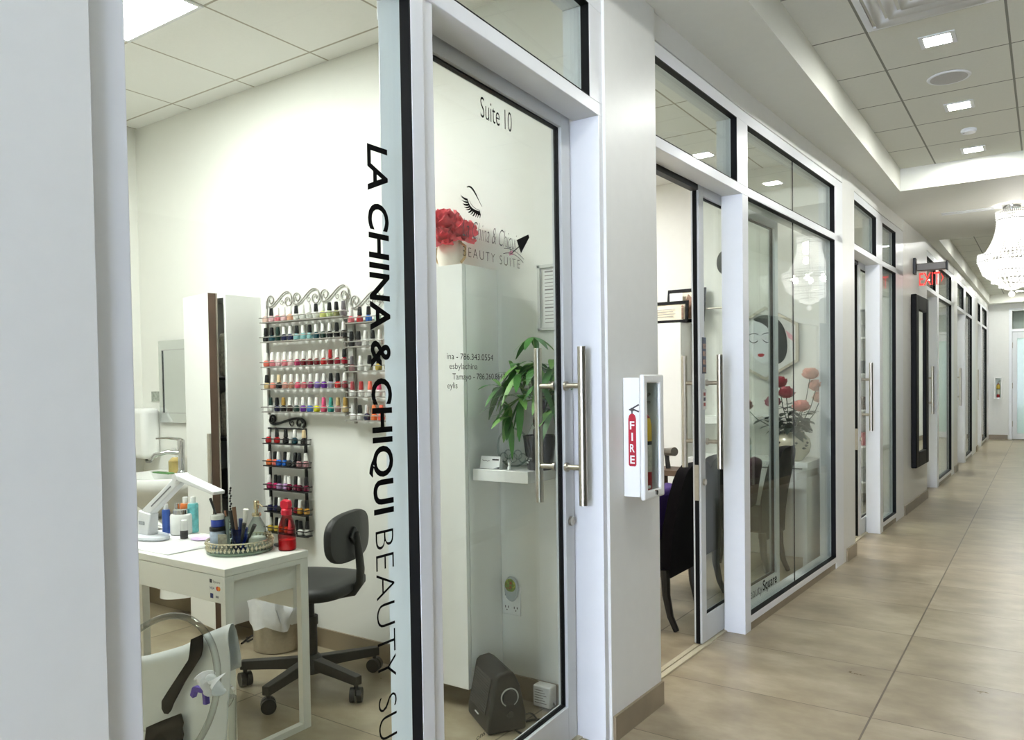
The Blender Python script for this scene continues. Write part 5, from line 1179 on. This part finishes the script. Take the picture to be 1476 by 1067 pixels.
o, q = velvet_chair(-1.825, 4.335, 'black velvet chair just inside the open sliding door')
m = MB(); m.hexa([q(-.16, -.21, .49), q(-.05, -.24, .475), q(-.05, .16, .475), q(-.16, .16, .49), q(-.115, -.21, .80), q(.0, -.24, .78), q(.0, .16, .78), q(-.115, .16, .80)]); c_ = obj('purple_cushion', m, PUR, None, bevel=.03, seg=3); tag(c_, 'purple velvet cushion on the chair just inside the open sliding door', 'cushion')
velvet_chair(-1.87, 4.86, 'black velvet chair seen through the glass of the sliding door')
velvet_chair(-1.675, 5.68, 'black velvet chair behind the large window, by the vase of roses')
m = MB(); m.hexa([(-1.86, 5.52, .475), (-1.78, 5.52, .475), (-1.78, 5.80, .475), (-1.86, 5.80, .475), (-1.80, 5.56, .85), (-1.72, 5.56, .83), (-1.72, 5.78, .83), (-1.80, 5.78, .86)]); tag(obj('cushion', m, BUR, bevel=.03, seg=3), 'burgundy cushion on the chair behind the large window', 'cushion')
# white console, niche shelf and what is on them
o = thing('console_table', 'white console under the vase of roses behind the large window', 'console', (-1.9, 6.2, 0))
obj('table_top', MB().box(-2.40, -1.455, 5.96, W2-.002, .755, .80), GLOSSW, o, bevel=.003)
obj('drawer_front', MB().box(-2.38, -1.475, 5.975, 5.99, .60, .745), GLOSSW, o)
obj('drawer_gap', MB().box(-2.39, -1.465, 5.985, 5.995, .745, .755), BLACKP, o)
for xx in (-2.39, -1.495): obj('side_panel', MB().box(xx, xx+.03, 5.97, W2-.003, .0, .755), GLOSSW, o)
obj('back_panel', MB().box(-2.36, -1.495, W2-.02, W2-.003, .0, .755), GLOSSW, o)
o = thing('wall_shelf', 'white wall shelf above the console, behind the water bottle', 'shelf', (-1.98, W2, 1.05)); obj('board', MB().box(-2.45, -1.78, W2-.16, W2-.002, 1.06, 1.125), GLOSSW, o, bevel=.002)
o = thing('water_bottle', 'clear plastic water bottle on the white console', 'bottle', (-1.955, 6.13, .80))
m = MB(); m.lathe((-1.955, 6.13, .8006), [(.001, 0), (.030, .001), (.032, .01), (.030, .05), (.032, .06), (.030, .11), (.032, .12), (.026, .155), (.012, .185), (.012, .195)], 20, close=False); obj('bottle', m, CLEAR, o)
m = MB(); m.lathe((-1.955, 6.13, .8006), [(.0328, .065), (.0328, .105)], 20, close=False); obj('label', m, mat('water_label', (206, 220, 220), .5, vary=.15, scale=60), o)
m = MB(); m.lathe((-1.955, 6.13, .8006+.195), [(.0135, 0), (.0135, .016)], 16); obj('cap', m, GLOSSW, o)
rvx, rvy, rvz = -1.60, 6.10, .8006
o = thing('rose_vase', 'round glazed vase with a dark leaf motif on the white console', 'vase', (rvx, rvy, rvz))
m = MB(); m.lathe((rvx, rvy, rvz), [(.065, 0), (.075, .006), (.12, .06), (.135, .115), (.125, .165), (.09, .20), (.072, .208), (.075, .22), (.07, .22), (.066, .205), (.001, .16)], 32, close=False); obj('vase_body', m, mat('glazed_vase', (196, 190, 170), .15, vary=.12, scale=10), o)
m = MB()
for a in (3.9, 4.9, 5.6):
    for k in range(3):
        z = .12+.02*(k-1); r = .1375-.6*abs(z-.115)**1.35
        m.octa((rvx+r*math.cos(a+.14*k), rvy+r*math.sin(a+.14*k), rvz+z), .020-.003*k, .010)
obj('leaf_motif', m, BLACKP, o, smooth=0)
STEMG = mat('stem_dark', (40, 66, 44), .5); RL = mat('rose_leaf', (20, 38, 32), .5, vary=.3, scale=20)
ROSES = (((-.09, -.02, .60), 'rose_red', (172, 56, 76), 'red rose at the top left of the glazed vase'), ((-.03, -.05, .52), 'rose_red', (172, 56, 76), 'deep red rose at the centre of the glazed vase'), ((-.14, -.03, .45), 'rose_mauve', (170, 84, 108), 'mauve rose low on the left of the glazed vase'),
         ((.085, -.08, .42), 'rose_coral', (216, 134, 124), 'coral rose low in the middle right of the glazed vase'), ((.135, .0, .66), 'rose_peach', (228, 170, 152), 'peach rose highest on the right of the glazed vase'), ((.165, .06, .57), 'rose_peach', (228, 170, 152), 'peach rose at the right of the vase, below the highest one'), ((.185, .10, .48), 'rose_pale', (232, 184, 160), 'pale peach rose at the far right of the glazed vase'), ((-.36, -.0, .42), 'rose_dusty', (164, 104, 96), 'dusty pink rose drooping far left of the glazed vase'))
for (dx_, dy_, dz_), mn, rgb, lb in ROSES:
    c_ = (rvx+dx_, rvy+dy_, rvz+dz_)
    o = thing('rose', lb, 'flower', c_, 'roses in the glazed vase')
    m = MB(); bloom(m, (c_[0], c_[1], c_[2]-.045), .082, ((5, .62, .95), (6, .92, 1.), (5, 1.15, 1.02), (4, 1.35, 1.), (3, 1.5, .95)), RND, .10); obj('bloom', m, mat(mn, rgb, .6, vary=.15, scale=60), o, smooth=60)
    m = MB(); m.tube([(c_[0], c_[1], c_[2]-.015), (rvx+dx_*.75, rvy+dy_*.8, rvz+dz_*.6+.06), (rvx+dx_*.12, rvy+dy_*.3, rvz+.19)], .0035, 6); obj('stem', m, STEMG, o)
    m = MB()
    for k in range(17):
        t = RND.uniform(.0, .75)**1.3; b_ = Vector((rvx+dx_*(.12+.7*t), rvy+dy_*.7, rvz+.2+(dz_-.25)*t)); a = RND.uniform(0, 6.28); leaflet(m, b_, Vector((math.cos(a), math.sin(a)*.6, RND.uniform(-.3, .6))), RND.uniform(.08, .13), .030, .3)
    obj('leaves', m, RL, o, smooth=60)
# portrait panel: six-sided frame with a plain line drawn woman's face
hx_, hz_ = -1.88, 1.71; yy = W2-.022
o = thing('portrait_panel', 'six-sided wall picture of a woman with closed eyes and red lips', 'picture', (hx_, W2, hz_))
def hexp(r, z=1.): return [(hx_+r*math.cos(a), hz_+r*z*math.sin(a)) for a in [PI/6+PI/3*k for k in range(6)]]
m = MB(); m.prism([(x, yy, z) for x, z in hexp(.29)], (0, .020, 0)); pn = obj('panel', m, mat('panel_pale', (222, 224, 222), .3), o)
m = MB(); A = hexp(.30); B = hexp(.275)
for i in range(6):
    j = (i+1) % 6; m.hexa([(A[i][0], yy-.012, A[i][1]), (A[j][0], yy-.012, A[j][1]), (A[j][0], yy+.021, A[j][1]), (A[i][0], yy+.021, A[i][1]), (B[i][0], yy-.012, B[i][1]), (B[j][0], yy-.012, B[j][1]), (B[j][0], yy+.021, B[j][1]), (B[i][0], yy+.021, B[i][1])])
obj('frame', m, STEEL, o)
def flat(pts, name, mm, dz=.0): m = MB(); m.prism([(hx_+x, yy-.003-dz, hz_+z) for x, z in pts], (0, .002, 0)); return obj(name, m, mm, pn)
hair = bez([(-.10, .20), (.02, .28), (.16, .20), (.17, .02)], 10)+bez([(.17, .02), (.19, -.12), (.12, -.20), (.05, -.16)], 8)+bez([(.05, -.16), (.10, -.02), (.06, .10), (-.10, .20)], 10)[1:-1]
flat(hair, 'painted_hair', mat('ink_hair', (22, 28, 32), .4))
face = bez([(-.10, .19), (.06, .16), (.09, .02), (.03, -.14)], 10)+bez([(.03, -.14), (-.02, -.20), (-.12, -.12), (-.15, .02)], 10)[1:]+[(-.14, .12)]
flat(face, 'painted_face', mat('face_pale', (238, 240, 246), .35), .001)
for cx_ in (-.095, .015):
    e_ = bez([(cx_-.035, .035), (cx_-.015, .005), (cx_+.015, .005), (cx_+.035, .03)], 8); flat(e_+[(p[0], p[1]-.007) for p in e_[::-1]], 'painted_eye', INK, .003)
    e_ = bez([(cx_-.04, .075), (cx_-.01, .095), (cx_+.02, .09), (cx_+.04, .075)], 8); flat(e_+[(p[0], p[1]-.006) for p in e_[::-1]], 'painted_brow', INK, .003)
flat([(-.065, -.090), (-.045, -.078), (-.035, -.083), (-.025, -.078), (-.005, -.090), (-.022, -.108), (-.048, -.108)], 'painted_lips', mat('lip_red', (196, 28, 40), .3), .003)
flat([(.16, .10), (.22, .05), (.23, .0), (.18, .04)], 'painted_rose', mat('pink_paint', (232, 176, 186), .4), .001)
# wall mounted odds and ends
o = tag(obj('notice_card', MB().box(-1.455, -1.405, W2-.006, W2-.001, 1.62, 1.80), mat('paper', (232, 232, 228), .6)), 'small white card on the wall right of the portrait panel', 'card')
m = MB(); m.cyl((-2.62, W2-.06, 2.02), (-2.05, W2-.06, 2.02), .008, n=12)
o = thing('towel_rail', 'thin metal towel rail on the wall of the second suite', 'rail', (-2.3, W2, 2.0)); obj('bar', m, STEEL, o)
for xx in (-2.62, -2.05): m = MB(); m.cyl((xx, W2-.062, 2.02), (xx, W2-.001, 2.02), .010, n=12); m.cyl((xx, W2-.008, 2.02), (xx, W2-.001, 2.02), .022, n=16); obj('bracket', m, STEEL, o)
m = MB(); m.lathe((0, 0, 0), [(.001, .03), (.05, .026), (.07, .01), (.07, 0)], 24, close=False, sx=1, sy=1.45); m.v = [(-2.215+v[0], W2-.0025-v[2], 2.40+v[1]) for v in m.v]; tag(obj('wall_ornament', m, BLACKP), 'black oval ornament high on the wall, seen through the sliding door', 'ornament')

# ================================================================== THIRD SUITE: shelving seen through the half open door
o = thing('shelving_unit', 'white open shelving in the third suite behind the sliding door', 'shelving', (-2.2, 9.4, 0))
for xx in (-2.75, -1.60): obj('upright', MB().box(xx, xx+.025, 9.25, 9.585, 0, 2.2), GLOSSW, o)
SHZ = (.25, .65, 1.05, 1.45, 1.85, 2.175)
for z in SHZ: obj('shelf_board', MB().box(-2.725, -1.60, 9.25, 9.585, z, z+.02), GLOSSW, o)
BX = [('black', (24, 24, 26)), ('grey', (140, 140, 138)), ('red', (170, 40, 44)), ('brown', (96, 74, 58))]
for r, z in enumerate(SHZ[:5]):
    for k in range(4):
        nm, rgb = BX[(r+k*3+(k == 2)) % 4]; x = -2.66+.27*k; hh = .16+.05*((r*3+k) % 3)
        m = MB(); m.box(x, x+.19, 9.30, 9.54, z+.0205, z+hh)
        tag(obj('storage_box', m, mat('box_'+nm, rgb, .5), bevel=.006), '%s storage box, %s from left, %s shelf of the third suite shelving' % (nm, ORD[k], ('lowest', 'second lowest', 'middle', 'second highest', 'highest')[r]), 'box', 'boxes on the third suite shelving')
